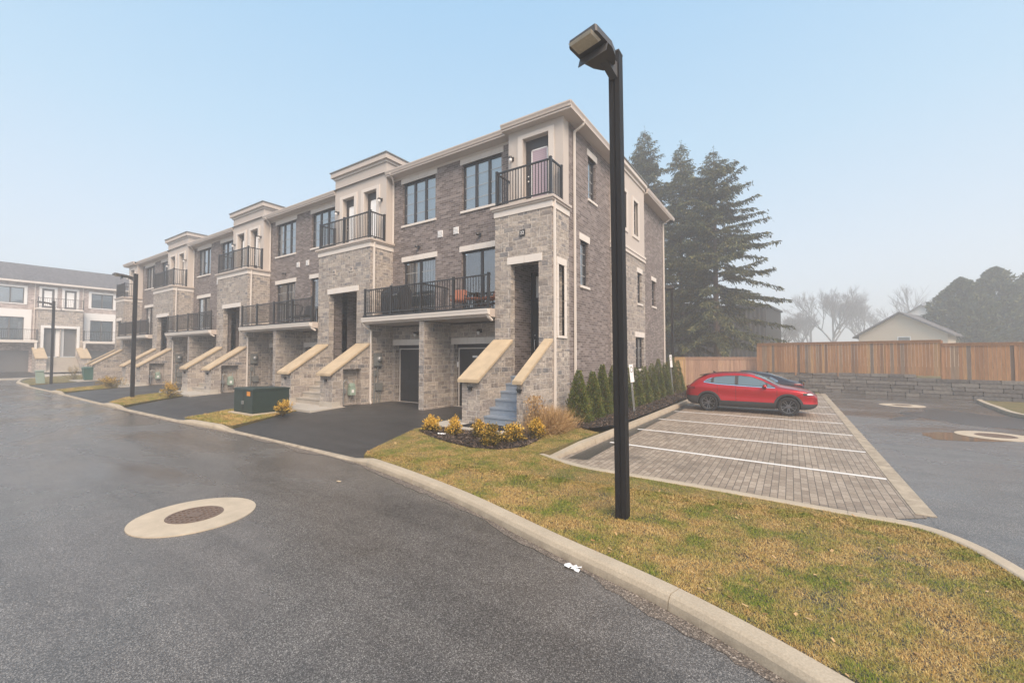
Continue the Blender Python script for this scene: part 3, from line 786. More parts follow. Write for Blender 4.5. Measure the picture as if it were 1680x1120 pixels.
ZG = 0.0
YT, YU, YM, YB = 11.2, 12.0, 12.4, 24.9
def townhouse(xc, xt, xe, label, single=False, num=None, steps='conc_step', fine=True):
    d = 1 if xt > xc else -1
    inner = xt; S = abs(xt - xc); k = S / 3.2
    X = lambda s: xc + d * s
    F = lambda y: ('F', y)
    t = thing('townhouse', label, 'townhouse', ((xc + xe) / 2, YM, ZG), 'three storey townhouses in the terrace')
    lo, hi = min(xc, xt), max(xc, xt)
    tl, th = min(xt, xe), max(xt, xe)
    # --- upper brick wall
    wa, wb = X((1.66 - .95) * k), X((1.66 + .95) * k)
    da, db = X((1.62 - .93) * k), X((1.62 + .93) * k)
    mb = MB(); mb.wall(F(YM), xc, xt, 3.4, 9.95, [(wa, wb, 7.79, 9.62), (da, db, 3.75, 6.2)])
    bw = mb.build('brick_wall', M['brick'], t)
    window(F(YM), wa, wb, 7.79, 9.62, t, 3, 4, back='blind', lint=(.22, .1), nl=4, fine=fine)
    # patio door
    w = window(F(YM), da, db, 3.75, 6.2, t, 2, 5, back='curtain' if d < 0 else 'wallint', glass='glass', lint=(.22, .1), nl=3, sill=False, fine=fine, name='patio_door', muntin=(d < 0))
    # vents and lamps above the patio door
    if fine:
        mb = MB(); a = X(.42 * k); mb.abox(F(YM), a - .13, a + .13, -.03, 0, 6.95, 7.22)
        for j in range(5): mb.abox(F(YM), a - .115, a + .115, -.045, -.03, 6.965 + j * .052, 6.985 + j * .052)
        mb.build('vent_cover', M['white'], t)
        sconce(t, F(YM), X(1.62 * k), 6.72, False)
    # --- garage level in stone
    ga, gb = X(.31 * k), X(3.02 * k)
    mb = MB(); mb.wall(F(YM), xc, xt, ZG, 3.45, [(ga, gb, ZG, 2.64)], rev=.28); mb.build('garage_wall', M['stone'], t)
    mb = MB(); mb.blocks(F(YM), min(ga, gb) - .12, max(ga, gb) + .12, -.022, .1, 2.64, 2.88, 7); mb.build('lintel', M['lime'], t)
    g0, g1 = min(ga, gb), max(ga, gb)
    mb = MB()
    mb.abox(F(YM), g0, g1, .24, .30, ZG, 2.64)
    n = 5
    for j in range(n):
        za, zb = .22 + (2.42 - .22) * j / n, .22 + (2.42 - .22) * (j + 1) / n
        mb.abox(F(YM), g0 + .12, g1 - .12, .215, .24, za + .008, zb - .008)
        for c in range(4):
            p = g0 + .12 + (g1 - g0 - .24) * c / 4; q = g0 + .12 + (g1 - g0 - .24) * (c + 1) / 4
            mb.abox(F(YM), p + .09, q - .09, .207, .215, za + .07, zb - .07)
    gd = mb.build('garage_door', M['door'], t)
    mb = MB(); mb.abox(F(YM), g0 + .075, g0 + .12, .19, .24, .2, 2.46); mb.abox(F(YM), g1 - .12, g1 - .075, .19, .24, .2, 2.46); mb.abox(F(YM), g0 + .075, g1 - .075, .19, .24, 2.46, 2.50); mb.abox(F(YM), g0 - .02, g1 + .02, .12, .3, .15, .225)
    mb.build('door_trim', M['stucco_trim'], gd)
    if fine:
        sconce(t, F(YM), X(1.66 * k), 3.12)
        mb = MB(); a = X(1.2); mb.abox(F(YM), a - .12, a + .12, .20, .206, 2.12, 2.2); mb.build('sticker', M['white'], gd)
        mb = MB(); a = X(.2); mb.abox(F(YM), X(.36) - .03, X(.36) + .03, .16, .2, 1.75, 1.95); mb.build('keypad', M['white'], t)
    # --- pier under the deck (half of it belongs to each house)
    mb = MB(); mb.box(xc, X(.13), 10.98, YM, ZG, 3.45); mb.build('pier', M['stone'], t)
    # --- deck
    mb = MB(); mb.box(xc, xt, 10.93, YM, 3.47, 3.74); mb.build('deck', M['fascia'], t)
    mb = MB(); mb.prism([(10.93, 3.52), (10.80, 3.55), (10.79, 3.62), (10.77, 3.68), (10.77, 3.715), (10.93, 3.72)], 'x', xc, xt); mb.build('gutter', M['pipe'], t)
    mb = MB(); mb.box(xc, xt, 10.86, 10.99, 3.742, 3.80); mb.build('deck_edge', M['black'], t)
    pr = [(X(S - .06), 10.93), (X(S / 2), 10.93)] + ([(xc, 10.93)] if d > 0 else [])
    runs = [((xc, 10.93), (xt, 10.93))]
    if d > 0: runs.append(((xc, 10.98), (xc, YM - .02)))
    railing(t, runs, 3.80, 1.07, pr, fine)
    # --- stone tower
    wd = .62 if single else .76
    if single: oa, ob = X(S + .62), X(S + 1.66)
    else: oa, ob = X(S + .86), xe
    otop = 5.12 if single else 4.95
    mb = MB(); mb.wall(F(YT), xt, xe, ZG, 6.74, [(oa, ob, ZG, otop)], rev=.25)
    tw = mb.build('stone_tower', M['stone'], t)
    sp = ('S', xt)
    mb = MB(); mb.wall(sp, YT, YM, ZG, 6.74, ()); mb.build('tower_side', M['stone_small'], t)
    if single:
        nl_ = (('S', xe), 11.62, 12.03)
        mb = MB(); mb.wall(('S', xe), YT, YM, ZG, 6.74, [(11.62, 12.03, 2.82, 5.05)] if d > 0 else [], rev=.2); mb.build('tower_side', M['stone_small'], t)
        if d > 0:
            mb = MB(); mb.blocks(('S', xe), 11.5, 12.17, -.03, .1, 5.05, 5.27, 2)
            mb.blocks(('S', xe), 11.5, 12.17, -.045, .15, 2.74, 2.82, 1)
            for j in range(4):
                za, zb = 2.82 + 2.23 * j / 4, 2.82 + 2.23 * (j + 1) / 4
                mb.abox(('S', xe), 11.5, 11.62, -.03, .08, za + .003, zb - .003); mb.abox(('S', xe), 12.03, 12.17, -.03, .08, za + .003, zb - .003)
            mb.build('stone_surround', M['lime'], t, bevel=.006)
    la, lb = (min(oa, ob) - .13, max(oa, ob) + .13) if single else ((min(oa, ob) - .13, ob) if ob > oa and False else (min(oa, ob) - (.13 if oa < ob else 0), max(oa, ob) + (.13 if oa > ob else 0)))
    mb = MB(); mb.blocks(F(YT), la, lb, -.022, .12, otop, otop + .24, 2); mb.build('lintel', M['lime'], t, bevel=.006)
    # entry passage
    ia, ib = (oa - d * .12, ob + d * .02) if single else (oa - d * .12, xe)
    mb = MB()
    mb.box(ia, ia - d * .02, YT + .24, 12.75, ZG, 5.6); 
    if single: mb.wall(('S', ib), YT + .25, 12.75, ZG, 5.6, [(11.62, 12.03, 2.82, 5.05)], rev=-.1)
    mb.box(min(ia, ib), max(ia, ib), 12.76, 12.80, ZG, 5.6)
    mb.build('entry_wall', M['brick'], t)
    mb = MB(); mb.box(min(ia, ib), max(ia, ib), YT + .24, 12.76, otop + .28, otop + .33); mb.build('entry_ceiling', M['soffit'], t)
    # front door
    da_, db_ = (ia + d * .06, ib - d * .06) if single else (xe - d * .98, xe - d * .06)
    D0, D1 = min(da_, db_), max(da_, db_)
    mb = MB(); mb.box(D0, D1, 12.70, 12.755, 1.55, otop - .05)
    mb.box(D0 - .05, D0, 12.66, 12.755, 1.55, otop); mb.box(D1, D1 + .05, 12.66, 12.755, 1.55, otop); mb.box(D0, D1, 12.68, 12.70, 4.05, 4.15)
    for j in range(2): mb.box(D0 + .12, D1 - .12, 12.69, 12.70, 1.8 + j * 1.1, 2.75 + j * 1.1)
    fd = mb.build('front_door', M['door'], t)
    mb = MB(); mb.box(D0 + .15, D1 - .15, 12.685, 12.70, 4.22, otop - .15); mb.build('pane', M['blind'], fd)
    mb = MB(); hx = D0 + .1; mb.tube([(hx, 12.70, 2.75), (hx, 12.64, 2.75), (hx, 12.64, 2.6), (hx, 12.64, 2.4), (hx, 12.70, 2.4)], .014); mb.ball((hx, 12.68, 2.9), .035); mb.build('handle', M['steel'], fd)
    # --- stairs
    sa, sb = (oa - d * .04, X(S + 1.94)) if single else (oa - d * .02, xe)
    mb = MB()
    for j in range(6):
        y0 = 9.76 + j * .28; z1 = .235 + .22 * (j + 1)
        mb.box(sa, sb, y0, 12.69, z1 - .22, z1 - .05); mb.box(sa, sb, y0 - .025, 12.69, z1 - .05, z1)
    mb.build('stair', M[steps], t)
    def cheek(x0, x1, name='stair_wall', recess=False, ov0=.06, ov1=.06):
        x0, x1 = min(x0, x1), max(x0, x1)
        zt = lambda y: 1.50 + (y - 9.55) * .672
        def pf(y0, y1, zb=ZG): return [(y0, zb), (y1, zb), (y1, zt(y1)), (y0, zt(y0))]
        mb = MB()
        if recess:
            mb.prism(pf(9.55, YT), 'x', x0, x1 - .32)
            mb.prism(pf(9.55, 10.0), 'x', x1 - .32, x1); mb.prism(pf(10.84, YT), 'x', x1 - .32, x1); mb.prism(pf(10.0, 10.84, 1.67), 'x', x1 - .32, x1)
        else: mb.prism(pf(9.55, YT), 'x', x0, x1)
        o = mb.build(name, M['stone'], t)
        mb = MB(); q = [(9.40, zt(9.40) + .012), (YT - .005, zt(YT) + .012), (YT - .005, zt(YT) + .115), (9.40, zt(9.40) + .115)]
        mb.prism(q, 'x', x0 - ov0, x1 + ov1); mb.build('coping', M['lime_tan'], o, bevel=.012)
        if fine:
            mb = MB(); c = (x0 + x1) / 2; mb.box(c - .075, c + .075, 9.47, 9.55, 1.27, 1.30); mb.box(c - .05, c + .05, 9.49, 9.55, 1.20, 1.27); mb.build('step_light', M['black'], o)
        if not single:
            mb = MB(); mb.box(x0 - .02, x1 + .02, 9.52, 9.9, ZG, .43); mb.build('plinth', M['conc'], o, bevel=.015)
        return o
    if single:
        A = cheek(X(S), X(S + .66)); B = cheek(X(S + 1.92), xe, ov1=.05 if d > 0 else .04)
    else:
        A = cheek(xt, X(S + .80), recess=(d < 0))
    if d < 0 and fine or (d < 0 and not single):
        # gas meter in its niche, electric meter under the deck, both on the +X face
        c = (xt - .18, 10.52)
        mb = MB(); mb.box(c[0] - .08, c[0] + .08, c[1] - .13, c[1] + .13, .62, .92); mb.lathe([(.001, -.09), (.12, -.07), (.12, .07), (.001, .09)], (c[0], c[1], .98), 'x', 14)
        gm = mb.build('gas_meter', M['kiosk'], t)
        mb = MB(); mb.tube([(c[0], 10.15, .3), (c[0], 10.15, 1.15), (c[0], 10.22, 1.24), (c[0], 10.32, 1.24), (c[0], 10.36, 1.1)], .022); mb.lathe([(.001, -.04), (.10, -.03), (.10, .03), (.001, .04)], (c[0], 10.16, .8), 'x', 12)
        mb.tube([(c[0], 10.62, 1.0), (c[0], 10.62, 1.3)], .02); mb.build('gas_pipe', M['galv'], gm)
        mb = MB(); mb.box(c[0] + .081, c[0] + .086, c[1] - .06, c[1] + .05, .72, .84); mb.build('meter_label', M['white'], gm)
        mb = MB(); mb.box(xt, xt + .14, 11.40, 11.75, 1.76, 2.3); em = mb.build('electric_meter', M['meter'], t, bevel=.01)
        mb = MB(); mb.lathe([(.11, 0), (.105, .08), (.09, .11), (.001, .115)], (xt + .14, 11.6, 2.06), 'x', 18); mb.build('meter_glass', M['galv'], em, smooth=True)
        mb = MB(); mb.box(xt, xt + .12, 11.5, 11.82, .75, 1.06); mb.box(xt, xt + .09, 11.40, 11.52, 1.36, 1.6)
        mb.tube([(xt + .05, 11.6, 1.06), (xt + .05, 11.6, 1.78)], .025); mb.tube([(xt + .05, 11.43, .2), (xt + .05, 11.43, 1.4)], .03)
        for q in (11.57, 11.68, 11.76): mb.tube([(xt + .05, q, .75), (xt + .05, q - .04, .2)], .018)
        mb.build('conduit', M['meter'], em)
    # --- cap and balcony
    ta, tb = (tl - .03, th + .03) if single else ((xt - .03, xe) if d > 0 else (xe, xt + .03))
    mb = MB(); mb.box(ta, tb, YT - .03, YM, 6.74, 6.94); mb.build('cap_trim', M['lime'], t)
    ov = .12
    ca, cb = (tl - ov, th + ov) if single else ((xt - ov, xe) if d > 0 else (xe, xt + ov))
    mb = MB(); mb.box(ca, cb, YT - ov, YM - .01, 7.0, 7.08)
    mb.box(ca + (.04 if ca < min(tl, th) else 0), cb - (.04 if cb > max(tl, th) else 0), YT - ov + .04, YM - .02, 6.942, 7.0)
    mb.build('cap_slab', M['fascia'], t)
    ry = YT + .03
    if single:
        r0, r1 = tl + .05, th - .05
        railing(t, [((r0, ry), (r1, ry)), ((r0, ry), (r0, YU)), ((r1, ry), (r1, YU))], 7.10, 1.16, [(r0, ry), (r1, ry), (r1, YU - .04)] , fine, .105, 'balcony_railing')
    else:
        r0 = xt + d * .06
        railing(t, [((r0, ry), (xe, ry)), ((r0, ry), (r0, YU))], 7.10, 1.16, [(r0, ry), (r0, YU - .04)] + ([(xe, ry)] if d < 0 else []), fine, .105, 'balcony_railing')
    # --- stucco storey
    if single: s0, s1 = X(S + .60), X(S + 1.60)
    else: s0, s1 = X(S + .62), X(S + 1.50)
    mb = MB(); mb.wall(F(YU), xt, xe, 7.08, 9.95, [(s0, s1, 7.08, 9.58)], rev=.22)
    mb.wall(('S', xt), YU, YM, 7.08, 9.95)
    if single: mb.wall(('S', xe), YU, YM, 7.08, 9.95)
    mb.build('stucco_wall', M['stucco'], t)
    S0, S1 = min(s0, s1), max(s0, s1)
    mb = MB(); mb.box(S0 - .2, S0, YU - .04, YU, 7.08, 9.72); mb.box(S1, S1 + .2, YU - .04, YU, 7.08, 9.72); mb.box(S0, S1, YU - .04, YU, 9.58, 9.72)
    mb.build('door_surround', M['stucco_trim'], t)
    mb = MB(); mb.box(S0, S1, YU + .2, YU + .26, 7.1, 9.58); bd = mb.build('balcony_door', M['frame'], t)
    mb = MB()
    e0, e1, f0, f1 = S0 + .22, S1 - .14, 7.5, 9.22
    for q in ((e0, e0 + .04, f0, f1), (e1 - .04, e1, f0, f1), (e0, e1, f0, f0 + .04), (e0, e1, f1 - .04, f1)): mb.box(q[0], q[1], YU + .185, YU + .2, q[2], q[3])
    mb.build('glass_frame', M['white'], bd)
    mb = MB(); mb.box(e0 + .04, e1 - .04, YU + .192, YU + .2, f0 + .04, f1 - .04); mb.build('pane', M['blind_pink' if num == 22 else 'blind'], bd)
    mb = MB(); mb.ball((S0 + .11, YU + .17, 8.15), .035, 8); mb.ball((S0 + .11, YU + .17, 8.32), .03, 8); mb.build('handle', M['steel'], bd)
    sconce(t, F(YU), (S0 - .42) if single else (S0 - .33 if d > 0 else S1 + .33), 9.0)
    # --- eaves
    e0, e1 = (lo, hi)
    mb = MB(); mb.box(lo, hi, 11.96, YM + .1, 9.93, 9.99); mb.build('soffit', M['soffit'], t)
    mb = MB(); mb.box(lo, hi, YM - .03, YM, 9.845, 9.93); mb.build('frieze', M['stucco_trim'], t)
    GP = lambda y: [(y + .12, 9.985), (y + .03, 10.0), (y + .015, 10.06), (y - .01, 10.11), (y - .01, 10.15), (y + .12, 10.15)]
    mb = MB(); mb.prism(GP(11.90), 'x', lo, hi); mb.build('eave_gutter', M['fascia'], t)
    roof = MB()
    z1 = 10.14 + .30 * 6.5
    if single:
        oo = .42 if d > 0 else -.42
        x0, x1 = min(xt - d * .12, xe + oo), max(xt - d * .12, xe + oo)
        mb = MB(); mb.box(x0, x1, 11.72, YM + .1, 9.932, 9.988); mb.box(min(xe, xe + oo), max(xe, xe + oo), YM + .1, 16.1 if d > 0 else YB, 9.932, 9.988); mb.build('soffit', M['soffit'], t)
        mb = MB(); mb.prism(GP(11.66), 'x', x0, x1); xo = xe + oo
        g2 = [(xo + (a - 11.66) * -d * -1 if False else xo - d * (a - 11.66) + d * .02, z) for a, z in GP(11.66)]
        mb.prism(g2, 'y', 11.68, 16.1 if d > 0 else YB)
        mb.build('eave_gutter', M['fascia'], t)
        roof.poly([(xc, 11.9, 10.14), (xt, 11.9, 10.14), (xt, 11.7, 10.14), (xo, 11.7, 10.14), (xo - d * 6.5, 18.4, z1), (xc, 18.4, z1)])
        roof.poly([(xo, 11.7, 10.14), (xo, 25.2, 10.14), (xo - d * 6.5, 18.4, z1)])
        roof.poly([(xo, 25.2, 10.14), (xc, 25.2, 10.14), (xc, 18.4, z1), (xo - d * 6.5, 18.4, z1)])
    else:
        roof.poly([(xc, 11.9, 10.14), (xe, 11.9, 10.14), (xe, 18.4, z1), (xc, 18.4, z1)])
        roof.poly([(xc, 25.2, 10.14), (xe, 25.2, 10.14), (xe, 18.4, z1), (xc, 18.4, z1)])
        # parapet
        a, b = xt, xe
        mb = MB(); mb.box(a, b, YU, 13.6, 9.95, 10.62); mb.build('parapet', M['stucco'], t)
        def crown(o, z0, z1, m, nm):
            mb = MB(); p, q = (xt - o, xe) if d > 0 else (xe, xt + o)
            mb.box(p, q, YU - o, 13.6 + o, z0, z1); return mb.build(nm, M[m], t)
        crown(.06, 10.622, 10.72, 'stucco_trim', 'cornice'); crown(.16, 10.722, 10.94, 'stucco', 'cornice'); crown(.20, 10.942, 10.99, 'meter', 'parapet_cap')
    roof.build('roof', M['roof'], t)
    mb = MB(); mb.wall(F(YB), xc, xe, ZG, 9.95); mb.build('rear_wall', M['brick'], t)
    # --- rainwater pipes on faces that look towards +X
    if d < 0 and not single:
        pipe(t, [(xt + .30, 11.93, 10.0), (xt + .25, 12.15, 9.82), (xt + .06, YM - .06, 9.7), (xt + .06, YM - .06, 7.1)])
        pipe(t, [(xt + .045, 11.36, 6.95), (xt + .045, 11.36, 3.78)])
        pipe(t, [(xt + .02, 10.85, 3.55), (xt + .04, 10.95, 3.38), (xt + .05, 11.24, 3.22), (xt + .05, 11.24, .32), (xt + .16, 11.18, .24)])
        pipe(t, [(xc, 10.8, 3.6), (xc, 10.8, 3.55)]) if False else None
    if d > 0 and fine:
        pipe(t, [(xt - .10, 10.86, 3.6), (xt - .06, 10.95, 3.45), (xt - .06, 11.1, 3.36)], .09)
    if num:
        px = X(S + 1.08) if single else ((xt + xe) / 2 + d * .3)
        pz = 6.08 if single else 5.93
        mb = MB(); mb.abox(F(YT), px - .10, px + .10, -.03, 0, pz - .10, pz + .10); pq = mb.build('number_plaque', M['black'] if single else M['stucco'], t)
        text_mesh('digits', str(num), .15, M['white'] if single else M['black'], pq, FRONT(px, YT - .033, pz))
    return t

HT = []
HT.append(townhouse(-11.25, -8.1, -5.98, 'nearest townhouse at the end of the row, with number 22 and blue painted steps', True, 22, 'blue_step'))
HT.append(townhouse(-11.25, -14.5, -16.35, 'second townhouse of the row, number 24, its deck holding the black covered grill', False, 24))
HT.append(townhouse(-21.6, -18.2, -16.35, 'third townhouse of the row, number 26, just behind the green transformer box', False, 26))
HT.append(townhouse(-21.6, -25.0, -26.85, 'fourth townhouse of the row, left of the transformer box, with plain concrete steps'))
HT.append(townhouse(-32.2, -28.75, -26.85, 'fifth townhouse of the row, right behind the middle street lamp'))
HT.append(townhouse(-32.2, -35.65, -37.5, 'sixth townhouse of the row, left of the middle street lamp', fine=False))
HT.append(townhouse(-42.8, -39.4, -37.5, 'seventh townhouse of the row, hazy, next to the last one', fine=False))
HT.append(townhouse(-42.8, -46.25, -48.35, 'last townhouse at the far hazy end of the row, beside the green bin', True, fine=False))

# side elevation of the end house
t = HT[0]; XS = -5.98; pl = ('S', XS); XB = -5.70; pb = ('S', XB)
mb = MB(); mb.wall(pl, YM, 16.2, ZG, 9.95, [(14.0, 14.72, 7.85, 9.42), (13.3, 13.98, 4.62, 6.2)]); mb.build('side_wall', M['brick'], t)
mb = MB(); mb.wall(pl, 20.0, YB, ZG, 9.95, [(22.25, 22.98, 4.78, 6.12)]); mb.build('side_wall', M['brick'], t)
window(pl, 14.0, 14.72, 7.85, 9.42, t, 1, 4, lint=(.24, .1), nl=2)
window(pl, 13.3, 13.98, 4.62, 6.2, t, 1, 4, lint=(.24, .1), nl=2)
window(pl, 22.25, 22.98, 4.78, 6.12, t, 1, 3, lint=(.22, .1), nl=2)
mb = MB(); mb.wall(pb, 16.2, 20.0, ZG, 6.56, [(18.86, 19.5, 4.56, 5.96), (18.5, 19.72, 1.6, 3.02)]); mb.box(XS - .1, XB - .002, 16.2, 16.22, ZG, 6.56); mb.box(XS - .1, XB - .002, 19.98, 20.0, ZG, 6.56); mb.build('stone_bay', M['stone'], t)
mb = MB(); mb.wall(pb, 16.2, 20.0, 6.84, 9.98, [(16.75, 17.36, 7.56, 9.09), (18.31, 18.96, 7.56, 9.09)]); mb.box(XS - .1, XB - .002, 16.2, 16.22, 6.84, 9.98); mb.box(XS - .1, XB - .002, 19.98, 20.0, 6.84, 9.98); mb.build('stucco_bay', M['stucco'], t)
mb = MB(); mb.box(XS - .1, XB + .05, 16.15, 20.05, 6.562, 6.64); mb.box(XS - .1, XB + .025, 16.17, 20.02, 6.642, 6.73); mb.box(XS - .1, XB + .06, 16.14, 20.06, 6.732, 6.84); mb.build('band_course', M['stucco_trim'], t)
mb = MB(); mb.box(XS - 1.6, XB + .05, 16.15, 20.05, 9.982, 10.12); mb.box(XS - 1.7, XB + .13, 16.07, 20.13, 10.122, 10.32); mb.build('cornice', M['stucco_trim'], t)
mb = MB(); mb.box(XS - 1.75, XB + .17, 16.03, 20.17, 10.322, 10.37); mb.build('parapet_cap', M['meter'], t)
window(pb, 18.86, 19.5, 4.56, 5.96, t, 1, 3, lint=(.22, .1), nl=2); window(pb, 18.5, 19.72, 1.6, 3.02, t, 2, 3, lint=(.24, .1), nl=3)
for a, b in ((16.75, 17.36), (18.31, 18.96)):
    w = window(pb, a, b, 7.56, 9.09, t, 1, 4, lint=None, sill=False)
    mb = MB()
    for q in ((a - .16, a, 7.42, 9.22), (b, b + .16, 7.42, 9.22), (a, b, 9.09, 9.22), (a, b, 7.42, 7.56)): mb.abox(pb, q[0], q[1], -.04, .05, q[2], q[3])
    mb.build('surround', M['stucco_trim'], w)
mb = MB(); mb.box(XS, XS + .45, 20.06, YB + .45, 9.932, 9.988); mb.box(XS - 3, XS + .45, YB, YB + .45, 9.932, 9.988); mb.build('soffit', M['soffit'], t)
mb = MB(); mb.prism([(XS + .38, 9.985), (XS + .47, 10.0), (XS + .49, 10.06), (XS + .51, 10.15), (XS + .38, 10.15)], 'y', 20.06, YB + .5); mb.box(XS - 3, XS + .38, YB + .4, YB + .5, 9.99, 10.15); mb.build('eave_gutter', M['fascia'], t)
pipe(t, [(XS + .05, 11.30, 6.98), (XS + .05, 11.30, .2)])
pipe(t, [(XS + .40, 12.75, 10.02), (XS + .36, 12.75, 9.86), (XS + .06, 12.72, 9.70), (XS + .06, 12.72, .15)])
pipe(t, [(XS + .40, 24.6, 10.02), (XS + .34, 24.6, 9.86), (XS + .06, 24.55, 9.68), (XS + .06, 24.55, .15)])
# ------------------------------------------------------------------ opposite row across the far street
def opposite(label, y0, y1, yt, d, xo=-65.0):
    """house with its bay between y0..y1 and its half tower from the bay edge to yt; faces +X"""
    t = thing('townhouse', label, 'townhouse', (xo, (y0 + y1) / 2, .55), 'townhouses across the far street')
    pl = ('S', xo); ZB = .5
    lo, hi = min(y0, y1), max(y0, y1)
    pt = ('S', xo + 1.0); inner = y1
    c = (y0 + y1) / 2 if d > 0 else (y0 + y1) / 2
    W = 1.75
    mb = MB(); mb.wall(pl, lo, hi, 3.4, 9.6, [(c - .9, c + .9, 7.5, 9.1), (c - .95, c + .95, 3.75, 6.1)]); mb.build('brick_wall', M['brick_hazed'], t)
    w = window(pl, c - .9, c + .9, 7.5, 9.1, t, 2, 3, lint=None, sill=False, muntin=False, frame='frame_hazed')
    mb = MB()
    for q in ((c - 1.12, c - .9, 7.4, 9.3), (c + .9, c + 1.12, 7.4, 9.3), (c - .9, c + .9, 9.1, 9.3), (c - .9, c + .9, 7.4, 7.5)): mb.abox(pl, q[0], q[1], -.05, .05, q[2], q[3])
    mb.build('surround', M['white'], w)
    mb = MB()
    e0, e1 = c - 1.45, c + 1.45
    for q in ((e0, c - .95, 3.75, 6.9), (c + .95, e1, 3.75, 6.9), (c - .95, c + .95, 6.1, 6.9)): mb.abox(pl, q[0], q[1], -.08, 0, q[2], q[3])
    mb.build('white_panel', M['white'], t)
    window(pl, c - .95, c + .95, 3.75, 6.1, t, 2, 1, back='blind', frame='frame_hazed', lint=None, sill=False, muntin=False, name='patio_door')
    mb = MB(); mb.abox(pl, lo, hi, 0, .1, ZB, 3.4); mb.build('garage_wall', M['brick_hazed'], t)
    mb = MB(); mb.abox(pl, c - 1.35, c + 1.35, -.03, 0, ZB, 2.7); mb.abox(pl, c - 1.2, c + 1.2, -.05, -.03, ZB + .1, 2.6); mb.build('garage_door', M['door_hazed'], t)
    mb = MB(); mb.abox(pl, lo, hi, -1.3, 0, 3.5, 3.75); mb.abox(pl, lo + .02, lo + .2, -1.28, -1.1, ZB, 3.5); mb.abox(pl, hi - .2, hi - .02, -1.28, -1.1, ZB, 3.5); mb.build('deck', M['pipe'], t)
    X = xo + 1.25
    railing(t, [((X, lo), (X, hi))], 3.77, 1.07, [(X, lo + .05), (X, hi - .05)], False, .13)
    a, b = min(inner, yt), max(inner, yt)
    ea, eb = (yt - 1.2, yt) if d > 0 else (yt, yt + 1.2)
    mb = MB(); mb.wall(pt, a, b, ZB, 6.95, [(ea, eb, ZB, 5.05)], rev=.4); mb.abox(pt, a, a + .02, .002, 1.0, ZB, 6.95); mb.abox(pt, b - .02, b, .002, 1.0, ZB, 6.95); mb.build('stone_tower', M['stone_hazed'], t)
    mb = MB()
    oe = ea - .22 if d > 0 else eb
    mb.abox(pt, oe, oe + .22, -.05, 0, 2.2, 5.3); mb.abox(pt, ea, eb, -.05, 0, 5.05, 5.3); mb.build('door_surround', M['white'], t)
    mb = MB(); mb.abox(pt, ea, eb, .41, .5, 2.1, 5.05); fd = mb.build('front_door', M['door_hazed'], t)
    m0 = (eb - .3, eb) if d > 0 else (ea, ea + .3)
    mb = MB(); mb.abox(pt, m0[0], m0[1], .3, .408, 2.1, 5.05); mb.build('side_light', M['white'], fd)
    mb = MB()
    for j in range(7): mb.abox(pt, ea, eb, -2.0 + j * .3, .45, ZB + .22 * j, ZB + .22 * (j + 1))
    mb.build('stair', M['conc_step'], t)
    k0, k1 = (ea - .75, ea - .02) if d > 0 else (eb + .02, eb + .75)
    mb = MB(); mb.prism([(xo + 1.0, ZB), (xo + 2.9, ZB), (xo + 2.9, 1.9), (xo + 1.0, 2.9)], 'y', k0, k1); ch = mb.build('stair_wall', M['stone_hazed'], t)
    mb = MB(); mb.prism([(xo + 1.0, 2.91), (xo + 3.0, 1.86), (xo + 3.0, 1.97), (xo + 1.0, 3.02)], 'y', k0 - .06, k1 + .06); mb.build('coping', M['lime_tan'], ch)
    mb = MB(); mb.abox(pt, a - .08, b + .08 if False else b, -.1, 1.0, 6.95, 7.12); mb.build('cap_slab', M['lime'], t)
    X = xo + 1.0
    railing(t, [((X, a), (X, b))], 7.12, 1.05, [(X, inner)], False, .13, 'balcony_railing')
    mb = MB(); dc = (a + b) / 2
    mb.wall(pl, a, b, 6.9, 9.6, [(dc - .45, dc + .45, 7.12, 9.2)]); mb.build('brick_wall', M['brick_hazed'], t)
    mb = MB()
    for q in ((dc - .65, dc - .45, 7.12, 9.4), (dc + .45, dc + .65, 7.12, 9.4), (dc - .45, dc + .45, 9.2, 9.4)): mb.abox(pl, q[0], q[1], -.05, 0, q[2], q[3])
    mb.build('door_surround', M['white'], t)
    mb = MB(); mb.abox(pl, dc - .45, dc + .45, .1, .2, 7.12, 9.2); bd = mb.build('balcony_door', M['frame_hazed'], t)
    mb = MB(); mb.abox(pl, dc - .28, dc + .28, .09, .1, 7.4, 9.0); mb.build('pane', M['blind'], bd)
    L0, L1 = min(y0, yt), max(y0, yt)
    mb = MB(); mb.abox(pl, L0, L1, -.45, .1, 9.6, 9.66); mb.abox(pl, L0, L1, -.55, -.42, 9.62, 9.8); mb.build('eave_gutter', M['pipe'], t)
    mb = MB(); mb.poly([(xo + .5, L0, 9.8), (xo + .5, L1, 9.8), (xo - 5.5, L1, 12.3), (xo - 5.5, L0, 12.3)]); mb.poly([(xo - 5.5, L0, 12.3), (xo - 5.5, L1, 12.3), (xo - 11.5, L1, 9.8), (xo - 11.5, L0, 9.8)]); mb.build('roof', M['roof'], t)
    if d > 0: pipe(t, [(xo + .06, a + .15 if False else inner - .12, 9.6), (xo + .06, inner - .12, 3.8)])
    else: pipe(t, [(xo + .06, inner + .12, 9.6), (xo + .06, inner + .12, 3.8)])
    return t
opposite('hazy townhouse across the far street, cut off by the left edge of the photo', 5.4, 8.9, 10.55, 1)
opposite('hazy townhouse across the far street, just left of the last house of the near row', 15.6, 12.2, 10.55, -1)
opposite('hazy townhouse across the far street, mostly hidden behind the near row', 15.6, 19.0, 20.6, 1)
opposite('hazy townhouse across the far street, outside the left edge', 5.4, 1.9, .25, -1)
flat('far_pavement', [(-65, -40), (-58.8, -40), (-58.8, 40), (-65, 40)], lambda x, y: .12 + .4 * min(1, max(0, (-59 - x) / 5)), M['conc'], skirt=.2)
